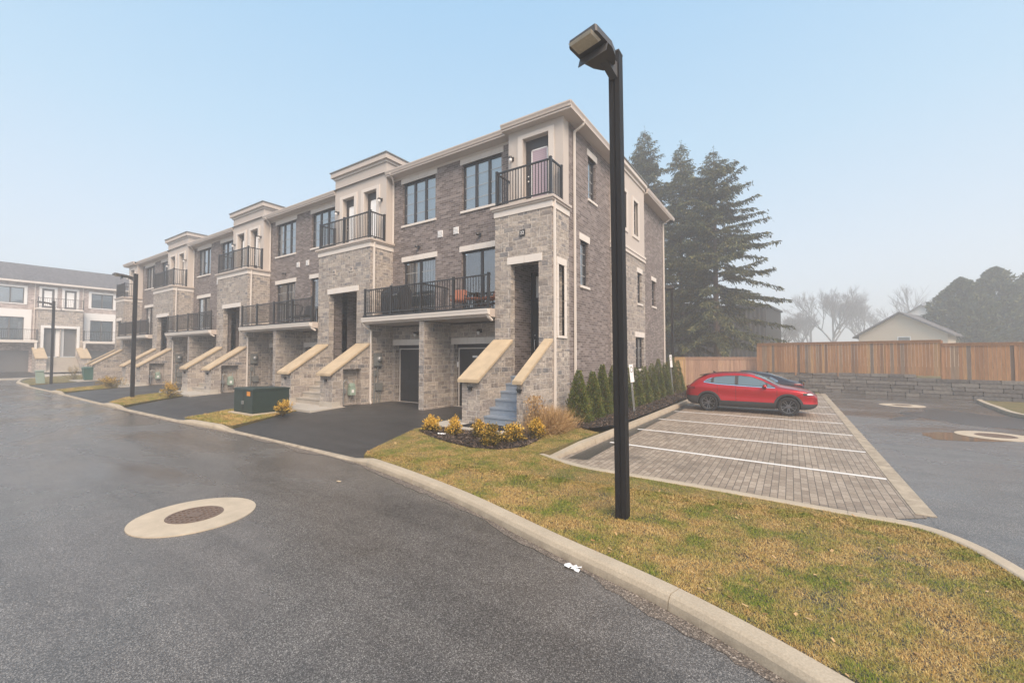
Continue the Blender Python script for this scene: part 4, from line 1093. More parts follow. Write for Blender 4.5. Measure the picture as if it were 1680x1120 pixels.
flat('driveway', [(-64.9, 5.6), (-59.2, 5.6), (-59.2, 8.6), (-64.9, 8.6)], lambda x, y: .14 + .4 * min(1, max(0, (-59 - x) / 5)), M['asphalt_drive'])
flat('driveway', [(-64.9, 12.6), (-59.2, 12.6), (-59.2, 15.4), (-64.9, 15.4)], lambda x, y: .14 + .4 * min(1, max(0, (-59 - x) / 5)), M['asphalt_drive'])

# ------------------------------------------------------------------ street lamps
def lamp(x, y, label, detail=True, lean=0.0, hz=6.22, z0=.1, yaw=0.0, hs=1.0):
    t = thing('street_lamp', label, 'street lamp', (x, y, z0), 'dark square street lamps')
    s = .073; h = hz - z0
    mb = MB()
    mb.prism([(-s, -s), (-.012, -s), (-.008, -s + .012), (.008, -s + .012), (.012, -s), (s, -s), (s, s), (-s, s)], 'z', 0, h)
    mb.build('pole', M['pole'], t, local=True)
    mb = MB(); mb.box(-s - .004, s + .004, -s - .004, s + .004, h, h + .02); mb.build('cap', M['headmetal'], t, local=True)
    c = -math.tan(math.radians(7)); zb = h - .24
    ch, sh = math.cos(math.radians(yaw)), math.sin(math.radians(yaw))
    def P(x_, y_, z_): return (x_ * ch + y_ * sh, -x_ * sh + y_ * ch, zb + z_ + (y_ + .1) * c)
    mb = MB(); mb.hexa([P(-.05, -.30, .01), P(.05, -.30, .01), (.05, -s, zb - .12), (-.05, -s, zb - .12), P(-.05, -.30, .09), P(.05, -.30, .09), (.05, -s, zb + .09), (-.05, -s, zb + .09)])
    mb.build('arm', M['headmetal'], t, local=True)
    # flat shoebox head, narrowing towards the pole
    out = [(-.10, -.17), (-.19, -.30), (-.235, -.45), (-.235, -.80), (-.22, -.83), (.22, -.83), (.235, -.80), (.235, -.45), (.19, -.30), (.10, -.17)]
    out = [(a * hs, b * hs) for a, b in out]
    mb = MB(); n = len(out)
    lo_ = [P(a, b, 0) for a, b in out]; hi_ = [P(a * .97, b if b > -.8 else b + .01, .085) for a, b in out]
    mb.poly(lo_); mb.poly(list(reversed(hi_)))
    for i in range(n):
        j = (i + 1) % n; mb.poly([lo_[i], hi_[i], hi_[j], lo_[j]])
    hd = mb.build('lamp_head', M['headmetal'], t, local=True, recalc=True)
    mb = MB()
    mb.hexa([P(-.15, -.77, -.028), P(.15, -.77, -.028), P(.15, -.60, -.028), P(-.15, -.60, -.028), P(-.17, -.79, -.001), P(.17, -.79, -.001), P(.17, -.58, -.001), P(-.17, -.58, -.001)])
    mb.build('lens', M['lampglass'], hd, local=True)
    mb = MB(); mb.hexa([P(-.21, -.545, -.13), P(.21, -.545, -.13), P(.21, -.535, -.13), P(-.21, -.535, -.13), P(-.21, -.505, 0), P(.21, -.505, 0), P(.21, -.495, 0), P(-.21, -.495, 0)]); mb.build('visor', M['headmetal'], hd, local=True)
    mb = MB(); mb.hexa([P(-.02, -.5, .08), P(.02, -.5, .08), P(.02, -.45, .08), P(-.02, -.45, .08), P(-.02, -.5, .13), P(.02, -.5, .13), P(.02, -.45, .13), P(-.02, -.45, .13)]); mb.build('sensor', M['headmetal'], hd, local=True)
    t.rotation_euler = (0, math.radians(lean), 0)
    return t
lamp(-1.84, 5.36, 'tall dark square lamp post standing on the front lawn, nearest one', lean=-.45, yaw=13, hs=.89)
lamp(-27.0, 6.95, 'dark lamp post on the grass strip in front of the middle of the row', lean=.3)
lamp(-45.5, 7.1, 'small hazy lamp post at the far end of the street behind the pale kiosk')
lamp(-5.95, 26.6, 'dark lamp post behind the end house in front of the spruces', hz=6.4)

# ------------------------------------------------------------------ street furniture
t = thing('transformer_box', 'dark green metal transformer box with an orange label', 'transformer', (-16.1, 7.75, .15))
mb = MB(); mb.box(-16.9, -15.2, 7.0, 8.5, .05, .20); mb.build('concrete_pad', M['ring'], t, bevel=.015)
x0, x1, y0, y1 = -16.72, -15.36, 7.12, 8.38
mb = MB(); mb.box(x0, x1, y0, y1, .2, .98); bd = mb.build('cabinet', M['tgreen'], t, bevel=.012)
mb = MB(); mb.prism([(y0 - .02, .985), (y1 + .02, .985), (y1 + .02, 1.03), (y0 + .1, 1.06), (y0 - .02, 1.03)], 'x', x0 - .02, x1 + .02); mb.build('lid', M['tgreen'], t)
mb = MB(); mb.box(-16.06, -16.03, y0 - .008, y0, .24, .96); mb.build('door_seam', M['black'], bd)
mb = MB(); mb.box(-15.78, -15.54, y0 - .004, y0, .80, .95); mb.build('warning_label', M['orange'], bd)
mb = MB(); mb.box(-16.1, -15.98, y0 - .04, y0, .5, .62); mb.build('latch', M['meter'], bd)

t = thing('utility_kiosk', 'pale green leaning utility kiosk beside the far lamp post', 'utility box', (-46.6, 6.75, .12))
mb = MB(); mb.hexa([(-46.9, 6.55, .1), (-46.35, 6.55, .1), (-46.35, 6.95, .1), (-46.9, 6.95, .1), (-46.85, 6.46, 1.05), (-46.3, 6.46, 1.05), (-46.3, 6.86, 1.05), (-46.85, 6.86, 1.05)]); mb.build('cabinet', M['kiosk'], t, bevel=.02)
mb = MB(); mb.hexa([(-46.9, 6.42, 1.05), (-46.25, 6.42, 1.05), (-46.25, 6.9, 1.05), (-46.9, 6.9, 1.05), (-46.85, 6.46, 1.10), (-46.3, 6.46, 1.10), (-46.3, 6.86, 1.1), (-46.85, 6.86, 1.1)]); mb.build('lid', M['kiosk'], t)

t = thing('wheelie_bin', 'dark green wheeled bin beside the last house of the row', 'bin', (-46.9, 9.35, .2))
mb = MB(); mb.hexa([(-47.2, 9.1, .25), (-46.6, 9.1, .25), (-46.6, 9.6, .25), (-47.2, 9.6, .25), (-47.3, 9.0, 1.2), (-46.5, 9.0, 1.2), (-46.5, 9.7, 1.2), (-47.3, 9.7, 1.2)]); mb.build('body', M['bin'], t, bevel=.03)
mb = MB(); mb.hexa([(-47.35, 8.95, 1.2), (-46.45, 8.95, 1.2), (-46.45, 9.8, 1.2), (-47.35, 9.8, 1.2), (-47.25, 9.1, 1.3), (-46.55, 9.1, 1.3), (-46.55, 9.75, 1.27), (-47.25, 9.75, 1.27)]); mb.build('lid', M['bin'], t)
for y in (-47.2, -46.6):
    mb = MB(); mb.lathe([(.001, -.03), (.12, -.03), (.12, .03), (.001, .03)], (y, 9.68, .3), 'x', 16); mb.build('wheel', M['black'], t)

def sign(x, y, label, lean, h=2.0):
    t = thing('parking_sign', label, 'sign', (x, y, .12), 'signs in the hedge bed')
    mb = MB(); mb.box(-.025, .025, -.012, .012, -.1, h); mb.box(-.03, -.02, -.03, .03, -.1, h); mb.build('post', M['galv'], t, local=True)
    mb = MB(); mb.box(.026, .032, -.15, .15, h - .62, h + .02); p = mb.build('sign_plate', M['white'], t, local=True, bevel=.002)
    mb = MB()
    mb.lathe([(.11, 0), (.085, 0)], (.034, 0, h - .17), 'x', 24); mb.build('sign_marking', M['black'], p, local=True)
    t.rotation_euler = (math.radians(2), math.radians(lean), math.radians(-8))
sign(-4.66, 14.95, 'white sign on a leaning galvanised post in the middle of the hedge bed', -4.5, 1.75)
sign(-5.0, 22.4, 'white sign on a post at the far end of the hedge bed', -3.5, 2.1)

t = thing('doormat', 'black rubber mat lying before the blue painted steps', 'mat', (-7.0, 9.3, .24))
mb = MB(); mb.box(-7.75, -6.3, 9.0, 9.66, .236, .25)
for j in range(12): mb.box(-7.7, -6.35, 9.03 + j * .05, 9.055 + j * .05, .25, .256)
mb.build('mat', M['cover'], t)

def scrap(name, label, x, y, r, m, seed, z=.004):
    rg = random.Random(seed); mb = MB(); n = 7
    t = thing(name, label, 'litter', (x, y, z))
    pts = [[(x + (i - 3) * r / 3 + rg.uniform(-.2, .2) * r, y + (j - 2) * r / 4 + rg.uniform(-.1, .1) * r, z + rg.uniform(.002, .3 * r)) for j in range(5)] for i in range(n)]
    for i in range(n - 1):
        for j in range(4):
            if rg.random() < .12: continue
            mb.poly([pts[i][j], pts[i + 1][j], pts[i + 1][j + 1], pts[i][j + 1]])
    mb.build('sheet', M[m], t)
scrap('paper_scrap', 'crumpled white paper lying on the asphalt by the near kerb', -1.92, 4.03, .085, 'paper', 3)
scrap('paper_scrap', 'white litter on the mulch between the two left gold shrubs', -7.45, 8.0, .11, 'paper', 5, .2)
scrap('fallen_leaf', 'small tan leaf lying on the asphalt near the driveway kerb', -6.6, 4.5, .05, 'lime_tan', 6)

# grill, chairs and table on the first deck
t = thing('barbecue_grill', 'black covered barbecue on the first deck, by the left tower', 'grill', (-13.5, 11.7, 3.76))
mb = MB(); pr = [(11.42, 3.9), (12.05, 3.9), (12.1, 4.75), (11.98, 4.98), (11.75, 5.06), (11.5, 4.95), (11.36, 4.72)]
mb.prism(pr, 'x', -14.1, -12.9); mb.build('cover', M['cover'], t, bevel=.06)
for a in (-13.9, -13.1):
    for b in (11.5, 11.95):
        mb = MB(); mb.box(a - .025, a + .025, b - .025, b + .025, 3.75, 3.92); mb.build('leg', M['black'], t)
mb = MB(); mb.tube([(-13.2, 11.34, 4.6), (-13.2, 11.28, 4.62), (-12.98, 11.28, 4.62), (-12.98, 11.34, 4.6)], .015); mb.build('handle', M['steel'], t)
def chair(x, y, rz, label):
    t = thing('patio_chair', label, 'chair', (x, y, 3.75), 'patio chairs on the first deck', rz)
    mb = MB(); mb.box(-.27, .27, -.27, .25, .42, .50); mb.build('seat', M['chair_red'], t, local=True, bevel=.03)
    mb = MB(); mb.hexa([(-.26, .2, .5), (.26, .2, .5), (.26, .27, .5), (-.26, .27, .5), (-.24, .33, .92), (.24, .33, .92), (.24, .39, .92), (-.24, .39, .92)]); mb.build('backrest', M['chair_red'], t, local=True, bevel=.02)
    for a in (-.27, .27):
        for b in (-.25, .24):
            mb = MB(); mb.tube([(a, b, 0), (a, b, .42 if b > 0 else .62)], .014); mb.build('leg', M['black'], t, local=True)
        mb = MB(); mb.tube([(a, -.27, .62), (a, .1, .64), (a, .27, .62)], .018); mb.build('armrest', M['black'], t, local=True)
chair(-10.15, 11.75, .5, 'patio chair with red cushion in the middle of the first deck')
chair(-8.75, 11.85, -.4, 'patio chair with red cushion on the first deck, next to the stone tower')
t = thing('patio_table', 'low round dark table between the two red patio chairs', 'table', (-9.45, 11.75, 3.75))
mb = MB(); mb.lathe([(.001, .5), (.3, .5), (.3, .47), (.001, .47)], (-9.45, 11.75, 3.75), 'z', 24); mb.build('tabletop', M['chair_red'], t)
for k in range(3):
    a = k * 2.1; mb = MB(); mb.tube([(-9.45 + .22 * math.cos(a), 11.75 + .22 * math.sin(a), 3.75), (-9.45 + .1 * math.cos(a), 11.75 + .1 * math.sin(a), 4.22)], .013); mb.build('leg', M['black'], t)
for i, (x, rz, lb) in enumerate([(-20.2, .3, 'dark patio chair on the second deck, right one'), (-21.1, -.5, 'dark patio chair on the second deck, left one')]):
    t = thing('patio_chair', lb, 'chair', (x, 11.7, 3.75), 'dark chairs on the second deck', rz)
    mb = MB(); mb.box(-.28, .28, -.28, .25, .36, .44); mb.build('seat', M['cover'], t, local=True, bevel=.02)
    mb = MB(); mb.hexa([(-.27, .2, .44), (.27, .2, .44), (.27, .27, .44), (-.27, .27, .44), (-.25, .36, .98), (.25, .36, .98), (.25, .42, .98), (-.25, .42, .98)]); mb.build('backrest', M['cover'], t, local=True, bevel=.02)
    for a in (-.26, .26):
        for b in (-.25, .24):
            mb = MB(); mb.tube([(a, b, 0), (a, b, .38)], .016); mb.build('leg', M['black'], t, local=True)

# ------------------------------------------------------------------ fences and wall at the back
def fence_run(t, A, B, zb, zt, m, pw=.142, posts=2.3, seed=1, rail=True, zoff=None, pm='fence'):
    A = Vector((A[0], A[1], 0)); B = Vector((B[0], B[1], 0)); L = (B - A).length; u = (B - A) / L; n = Vector((u.y, -u.x, 0))
    rg = random.Random(seed); mb = MB(); k = int(L / pw)
    for i in range(k):
        p = A + u * (i * pw); q = A + u * (i * pw + pw - .009); o = n * rg.uniform(0, .006); th = n * -.02
        za = zb + rg.uniform(-.012, .012)
        mb.hexa([(*(p + o).xy, za), (*(q + o).xy, za), (*(q + o + th).xy, za), (*(p + o + th).xy, za), (*(p + o).xy, zt), (*(q + o).xy, zt), (*(q + o + th).xy, zt), (*(p + o + th).xy, zt)])
    bp = mb.build('board_panel', M[m], t)
    if rail:
        mb = MB(); mb.bar(A + n * .0 + Vector((0, 0, zt + .022)), B + Vector((0, 0, zt + .022)), .14, .04); mb.build('top_rail', M[m], t)
        mb = MB(); mb.bar(A + n * .03 + Vector((0, 0, zt - .06)), B + n * .03 + Vector((0, 0, zt - .06)), .03, .1); mb.build('rail', M[m], t)
    np_ = max(1, round(L / posts))
    for i in range(np_ + 1):
        p = A + u * (L * i / np_) + n * -.028; mb = MB(); mb.box(p.x - .045, p.x + .045, p.y - .045, p.y + .045, zb - .18, zt + .0); mb.build('post', M[pm], t)
t = thing('wooden_fence', 'tall cedar board fence on top of the stone retaining wall', 'fence', (4, 31, 1.1))
fence_run(t, (-1.85, 32.7), (6.55, 30.55), 1.12, 2.98, 'fence', seed=3)
fence_run(t, (6.58, 30.54), (16, 28.2), .98, 2.80, 'fence', seed=5)
t = thing('wooden_fence', 'low reddish board fence behind the parked cars', 'fence', (-4, 32, .1))
fence_run(t, (-6.55, 31.0), (-1.95, 33.6), .12, 2.05, 'fence_red', seed=7, posts=2.4, pm='fence_red')
t = thing('gate_panel', 'short new yellowish wooden fence panel beside the low reddish fence', 'fence panel', (-6.2, 29.6, .1))
fence_run(t, (-6.55, 29.75), (-5.95, 30.05), .15, 2.05, 'fence_tan', seed=9, posts=1.3, pm='fence_tan')
mb = MB(); mb.bar((-6.55, 29.68, .9), (-6.0, 29.96, .9), .06, .09); mb.build('rail', M['fence_tan'], t)
t = thing('retaining_wall', 'grey stacked stone retaining wall below the tall fence', 'wall', (4, 31, 0))
mb = MB(); rg = random.Random(21); A = Vector((-4.1, 33.2, 0)); B = Vector((16.5, 27.6, 0)); u = (B - A).normalized(); n = Vector((u.y, -u.x, 0)); L = (B - A).length
for c in range(6):
    s = -rg.random(); z0 = c * .2
    while s < L:
        w = rg.uniform(.45, 1.3)
        if c == 5 and not (s < 9.6 or s > 15.6): s += w; continue
        if c == 4 and 9.4 < s < 9.0: pass
        p = A + u * max(s, 0) - n * (c * .035); q = A + u * min(s + w - .012, L) - n * (c * .035); o = n * rg.uniform(0, .03); b = n * -.4
        if (q - p).dot(u) > .05:
            mb.hexa([(*(p + o).xy, z0), (*(q + o).xy, z0), (*(q + b).xy, z0), (*(p + b).xy, z0), (*(p + o).xy, z0 + .19), (*(q + o).xy, z0 + .19), (*(q + b).xy, z0 + .19), (*(p + b).xy, z0 + .19)])
        s += w
mb.build('stone_course', M['block'], t, bevel=.018)
flat('raised_bank', [(-4.1, 33.4), (16.5, 27.9), (30, 60), (-30, 60), (-12, 36)], .98, M['soil'])
# kerb island right of the lane
flat('lawn', [(7.35, 28.6), (7.0, 25), (6.9, 22), (8.5, 18), (30, 18), (30, 26)], .1, M['soil'], skirt=.15)
mb = MB(); P = [(7.3, 28.9), (7.12, 27.8), (6.85, 25.2), (6.75, 22), (8.4, 17.9), (12, 17)]
pk = catmull(P, 5)
for i in range(len(pk) - 1):
    a, b = pk[i], pk[i + 1]; mb.hexa([(a[0], a[1], -.02), (a[0] + .2, a[1], -.02), (b[0] + .2, b[1], -.02), (b[0], b[1], -.02), (a[0] + .02, a[1], .13), (a[0] + .2, a[1], .13), (b[0] + .2, b[1], .13), (b[0] + .02, b[1], .13)])
mb.build('kerb', M['kerb'])['kind'] = 'structure'

# dark ribbed shed behind the spruces, houses in the fog
t = thing('metal_shed', 'big dark ribbed metal building behind the spruces', 'shed', (-8, 52, 1))
mb = MB(); k = 60
A = Vector((-26, 46.5, 0)); B = Vector((-2.1, 51.5, 0)); u = (B - A); pts = []
nn = Vector((u.y, -u.x, 0)).normalized()
for i in range(k * 4 + 1):
    p = A + u * (i / (k * 4)) + nn * (.05 if (i % 4) in (1, 2) else 0); pts.append(p)
for a, b in zip(pts[:-1], pts[1:]): mb.poly([(a.x, a.y, .5), (b.x, b.y, .5), (b.x, b.y, 7.4), (a.x, a.y, 7.4)])
mb.poly([(B.x, B.y, .5), (B.x + 1.2, B.y + 9, .5), (B.x + 1.2, B.y + 9, 7.4), (B.x, B.y, 7.4)]); mb.build('wall', M['shed'], t)
mb = MB(); mb.hexa([(-26.2, 46.2, 7.4), (-1.9, 51.3, 7.4), (-.7, 60.7, 7.4), (-28, 56, 7.4), (-26.2, 46.2, 7.6), (-1.9, 51.3, 7.6), (-.7, 60.7, 7.6), (-28, 56, 7.6)]); mb.build('roof', M['shed'], t)

def gable(label, c, w, zt, ze, dep, m, rot, win=True):
    t = thing('house', label, 'house', (c[0], c[1], .5), None, rot)
    mb = MB(); h = w / 2
    mb.prism([(-h, .3), (h, .3), (h, ze), (0, zt), (-h, ze)], 'y', 0, dep)
    mb.build('wall', M[m], t, local=True)
    mb = MB(); sl = (zt - ze) / h
    for s in (-1, 1):
        mb.hexa([(0, -.5, zt + .02), (s * (h + .6), -.5, ze - .6 * sl + .02), (s * (h + .6), dep + .5, ze - .6 * sl + .02), (0, dep + .5, zt + .02), (0, -.5, zt + .26), (s * (h + .6), -.5, ze - .6 * sl + .22), (s * (h + .6), dep + .5, ze - .6 * sl + .22), (0, dep + .5, zt + .26)])
    mb.build('roof', M['roof'], t, local=True)
    if win:
        mb = MB(); mb.box(-.3, 1.0, -.06, 0, 2.9, 4.15); f = mb.build('window', M['white'], t, local=True)
        mb = MB(); mb.box(-.2, .9, -.07, -.06, 3.0, 4.05); mb.build('pane', M['meter'], f, local=True)
gable('beige gabled house in the fog behind the tall fence', (11.9, 73.0), 8.6, 7.1, 4.4, 9, 'beige', math.radians(-22))
gable('white house in the fog half hidden behind the leftmost cedar', (20.6, 108), 10, 11.0, 7.4, 9, 'palewall', math.radians(-14), False)
# ------------------------------------------------------------------ cars
def paint(name, col, flake=.02):
    t = NT(name); t.set(Base_Color=(*col, 1), Roughness=.32, Metallic=.6, Coat_Weight=.55, Coat_Roughness=.03)
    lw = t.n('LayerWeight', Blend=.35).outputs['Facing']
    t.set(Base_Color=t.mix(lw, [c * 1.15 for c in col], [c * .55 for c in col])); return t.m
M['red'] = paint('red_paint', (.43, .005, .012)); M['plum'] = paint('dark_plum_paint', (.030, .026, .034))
M['cladding'] = plain('black_cladding', (.028, .028, .030), .6, .1, 9)
M['tyre'] = plain('tyre_rubber', (.016, .016, .017), .8, .15, 20)
M['rim'] = plain('rim_metal', (.20, .20, .21), .3, .1, 9, metal=.9)
M['chrome'] = plain('chrome', (.85, .85, .85), .12, .02, 5, metal=1.0)
M['tail'] = plain('tail_light', (.16, .008, .012), .15, .1, 5)
M['lampclear'] = plain('head_light', (.55, .57, .6), .1, .2, 25)
def carglass():
    t = NT('car_glass'); t.set(Base_Color=(.09, .125, .13, 1), Roughness=.03); t.b.inputs['Specular IOR Level'].default_value = 1.0; t.b.inputs['IOR'].default_value = 1.8
    return t.m
M['carglass'] = carglass()

def car(label, loc, rotz, mat, xs, zt, zb_, w_, zl, axles, R, glassF, glassR, side_win, clad, spoiler, seams, chrome_line=True, rim='rim'):
    t = thing('parked_car', label, 'car', loc, 'parked cars', rotz)
    XS = np.linspace(xs[0], xs[-1], 500)
    def sm(a):
        v = np.interp(XS, xs, a); k = np.ones(13) / 13; return np.convolve(np.pad(v, 6, 'edge'), k, 'valid')
    ZT, ZBELT, W, ZL = sm(zt), sm(zb_), sm(w_), sm(zl)
    f = lambda a, x: float(np.interp(x, XS, a))
    cache = {}
    def sec(x):
        x = round(x, 3)
        if x in cache: return cache[x]
        top, belt, w, lo = f(ZT, x), f(ZBELT, x), f(W, x), f(ZL, x)
        belt = min(belt, top - .03); cab = top - belt; r = min(1, max(0, (cab - .06) / .42))
        P = [(0, lo), (.80 * w, lo), (.955 * w, lo + .05), (.995 * w, lo + .28 * (belt - lo)), (.962 * w, lo + .54 * (belt - lo)), (1.0 * w, belt - .15 * (belt - lo)), (.965 * w, belt),
             (w * (.86 - .19 * r), belt + cab * (.62 + .2 * r)), (w * (.62 - .03 * r), top - .012), (0, top + .012)]
        P = [np.array(p) for p in P]
        for _ in range(3):
            Q = [P[0]]
            for a, b in zip(P[:-1], P[1:]): Q += [a * .75 + b * .25, a * .25 + b * .75]
            Q.append(P[-1]); P = Q
        cache[x] = np.array(P); return cache[x]
    def yside(x, z):
        p = sec(x); k = int(np.argmax(p[:, 0] > p[:, 0].max() * .85)); q = p[k:]
        q = q[: max(2, int(np.argmax(q[:, 1])))] ; o = np.argsort(q[:, 1]); return float(np.interp(z, q[o, 1], q[o, 0]))
    def ztop(x, y):
        p = sec(x); k = int(np.argmax(p[:, 0])); q = p[k:][::-1]; return float(np.interp(abs(y), q[:, 0], q[:, 1]))
    n = 72; sx = np.concatenate([np.linspace(xs[0], xs[0] + .25, 10)[:-1], np.linspace(xs[0] + .25, xs[-1] - .25, n - 18), np.linspace(xs[-1] - .25, xs[-1], 10)[1:]])
    V = []; Fc = []; m = len(sec(sx[0])); loop = 2 * m - 2
    for x in sx:
        p = sec(x); V += [(x, a, b) for a, b in p] + [(x, -a, b) for a, b in p[-2:0:-1]]
    for i in range(len(sx) - 1):
        for k in range(loop):
            k2 = (k + 1) % loop; Fc.append((i * loop + k, (i + 1) * loop + k, (i + 1) * loop + k2, i * loop + k2))
    Fc.append(tuple(range(loop))); e = (len(sx) - 1) * loop; Fc.append(tuple(e + k for k in reversed(range(loop))))
    me = bpy.data.meshes.new('body'); me.from_pydata(V, [], Fc); me.update()
    me.materials.append(M[mat]); me.materials.append(M['tyre'])
    bm = bmesh.new(); bm.from_mesh(me); bmesh.ops.remove_doubles(bm, verts=bm.verts, dist=1e-5); bmesh.ops.recalc_face_normals(bm, faces=bm.faces); bm.to_mesh(me); bm.free()
    body = bpy.data.objects.new('body', me); COL.objects.link(body); cut = []
    for ax in axles:
        for s in (-1, 1):
            mb = MB(); mb.lathe([(.0001, .52 * s), (R + .045, .52 * s), (R + .045, 1.3 * s), (.0001, 1.3 * s)], (ax, 0, R), 'y', 40)
            c = mb.build('wheel_cutter', M['tyre'], None, recalc=True); cut.append(c)
            md = body.modifiers.new('cut', 'BOOLEAN'); md.object = c; md.operation = 'DIFFERENCE'; md.solver = 'EXACT'
    dg = bpy.context.evaluated_depsgraph_get(); nm = bpy.data.meshes.new_from_object(body.evaluated_get(dg))
    body.modifiers.clear(); body.data = nm; nm.shade_smooth(); nm.set_sharp_from_angle(angle=math.radians(38))
    for c in cut: bpy.data.objects.remove(c)
    body.parent = t; ORG[body.name] = ORG[t.name]
    def patch(nm_, m_, x0, x1, lo, hi, off, sides=(-1, 1), nx=24, nz=6, par=None):
        L = lo if callable(lo) else (lambda x: lo); H = hi if callable(hi) else (lambda x: hi)
        for s in sides:
            mb = MB(); G = []
            for i in range(nx + 1):
                x = x0 + (x1 - x0) * i / nx; l, h = L(x), H(x)
                G.append([(x, s * (yside(x, l + (h - l) * j / nz) + off), l + (h - l) * j / nz) for j in range(nz + 1)])
            for i in range(nx):
                for j in range(nz): mb.poly([G[i][j], G[i + 1][j], G[i + 1][j + 1], G[i][j + 1]])
            o = mb.build(nm_, M[m_], par or t, smooth=True, local=True)
        return o
    pl = lambda pts: (lambda x: float(np.interp(x, [p[0] for p in pts], [p[1] for p in pts])))
    bot, top, pillars = side_win
    xa, xb = bot[0][0], bot[-1][0]
    B_, T_ = pl(bot), pl(top)
    patch('window_surround', 'cladding', xa, xb, B_, T_, .003, nx=48)
    for p, q in zip(pillars[:-1], pillars[1:]):
        patch('side_window', 'carglass', p[1], q[0], lambda x: B_(x) + .025, lambda x: max(B_(x) + .026, T_(x) - .02), .008, nx=30)
    if chrome_line: patch('window_trim', 'chrome', xa, xb, lambda x: B_(x) - .02, lambda x: B_(x) + .006, .009, nx=40, nz=1)
    if chrome_line: patch('window_trim', 'chrome', xa, xa + .30, lambda x: T_(x) - .004, lambda x: T_(x) + .014, .009, nx=14, nz=1)
    for nm_, (g0, g1, fr) in (('windscreen', glassF), ('rear_window', glassR)):
        mb = MB(); G = []
        for i in range(15):
            x = g0 + (g1 - g0) * i / 14; p = sec(x); ye = fr * (f(W, x) * .66)
            G.append([(x + (.006 if g1 > 0 else -.006), ye * (j / 8 - 1), ztop(x, ye * (j / 8 - 1)) + .008) for j in range(17)])
        for i in range(14):
            for j in range(16): mb.poly([G[i][j], G[i + 1][j], G[i + 1][j + 1], G[i][j + 1]])
        mb.build(nm_, M['carglass'], t, smooth=True, local=True)
    # wheel arch lips, sills and bumper bottoms
    for ax in axles:
        for s in (-1, 1):
            mb = MB(); G = []; r0, r1 = R + .03, R + (.115 if clad else .055)
            for i in range(33):
                a = math.radians(-12 + 204 * i / 32); row = []
                for j, rr in enumerate((r0, r0 + .012, (r0 + r1) / 2, r1 - .01, r1)):
                    x, z = ax + rr * math.cos(a), R + rr * math.sin(a)
                    x = min(max(x, xs[0] + .02), xs[-1] - .02); off = (.0, .018, .018, .016, .0)[j]
                    row.append((x, s * (yside(x, max(z, f(ZL, x) + .06)) + off), z))
                G.append(row)
            for i in range(32):
                for j in range(4): mb.poly([G[i][j], G[i + 1][j], G[i + 1][j + 1], G[i][j + 1]])
            mb.build('wheel_arch', M['cladding' if clad else mat], t, smooth=True, local=True)
    if clad:
        patch('sill', 'cladding', axles[0] + R + .07, axles[1] - R - .07, lambda x: f(ZL, x) + .01, lambda x: .455, .014)
        patch('rear_bumper', 'cladding', xs[0] + .02, axles[0] - R - .05, lambda x: f(ZL, x) + .02, lambda x: .60, .012)
        patch('front_bumper', 'cladding', axles[1] + R + .05, xs[-1] - .02, lambda x: f(ZL, x) + .02, lambda x: .46, .012)
        mb = MB(); mb.box(xs[-1] - .04, xs[-1] + .012, -.5, .5, .42, .62); mb.build('grille', M['cladding'], t, local=True, bevel=.02)
    else:
        patch('sill', 'cladding', axles[0] + R + .03, axles[1] - R - .03, lambda x: f(ZL, x) + .01, lambda x: f(ZL, x) + .1, .008)
    for sgs in seams: # door gaps
        patch('door_gap', 'tyre', sgs[0] - .005, sgs[0] + .005, sgs[1], sgs[2], .0035, nx=1, nz=8)
    for hx in spoiler['handles']:
        patch('door_handle', 'chrome' if not clad else mat, hx - .09, hx + .09, spoiler['hz'], spoiler['hz'] + .035, .022, nx=6, nz=2)
    patch('head_light', 'cladding', xs[-1] - .42, xs[-1] - .05, spoiler['head'][0], spoiler['head'][1], .004, nx=10, nz=4)
    patch('head_light', 'lampclear', xs[-1] - .30, xs[-1] - .08, spoiler['head'][0] + .025, spoiler['head'][1] - .015, .008, nx=8, nz=3)
    patch('tail_light', 'tail', xs[0] + .03, xs[0] + .36, spoiler['tail'][0], spoiler['tail'][1], .005, nx=8, nz=3)
    mb = MB(); mb.box(xs[0] - .012, xs[0] + .03, -.62, .62, spoiler['tail'][0], spoiler['tail'][1]); mb.build('tail_light', M['tail'], t, local=True, bevel=.015)
    if spoiler.get('wing'):
        x0, z0 = spoiler['wing']; mb = MB(); mb.hexa([(x0 - .20, -.55, z0 - .05), (x0 + .05, -.56, z0 - .02), (x0 + .05, .56, z0 - .02), (x0 - .20, .55, z0 - .05), (x0 - .19, -.55, z0 - .025), (x0 + .06, -.54, z0 + .02), (x0 + .06, .54, z0 + .02), (x0 - .19, .55, z0 - .025)]); mb.build('spoiler', M['tyre'], t, local=True, bevel=.01)
    mx, mz = spoiler['mirror']
    for s in (-1, 1):
        mb = MB(); mb.ball((mx, s * (f(W, mx) + .07), mz), (.075, .105, .072)); o = mb.build('mirror', M[mat], t, smooth=True, local=True)
        mb = MB(); mb.box(mx - .03, mx + .05, s * (f(W, mx) - .12), s * (f(W, mx) + .04), mz - .075, mz - .045); mb.ball((mx - .02, s * (f(W, mx) + .06), mz - .03), (.065, .10, .055)); mb.build('mirror_base', M['cladding'], o, local=True)
    if spoiler.get('fin'):
        fx = spoiler['fin']; mb = MB(); mb.hexa([(fx - .06, -.015, ztop(fx, 0)), (fx + .06, -.015, ztop(fx, 0)), (fx + .06, .015, ztop(fx, 0)), (fx - .06, .015, ztop(fx, 0)), (fx - .06, -.008, ztop(fx, 0) + .06), (fx - .03, -.008, ztop(fx, 0) + .06), (fx - .03, .008, ztop(fx, 0) + .06), (fx - .06, .008, ztop(fx, 0) + .06)]); mb.build('antenna', M['tyre'], t, local=True)
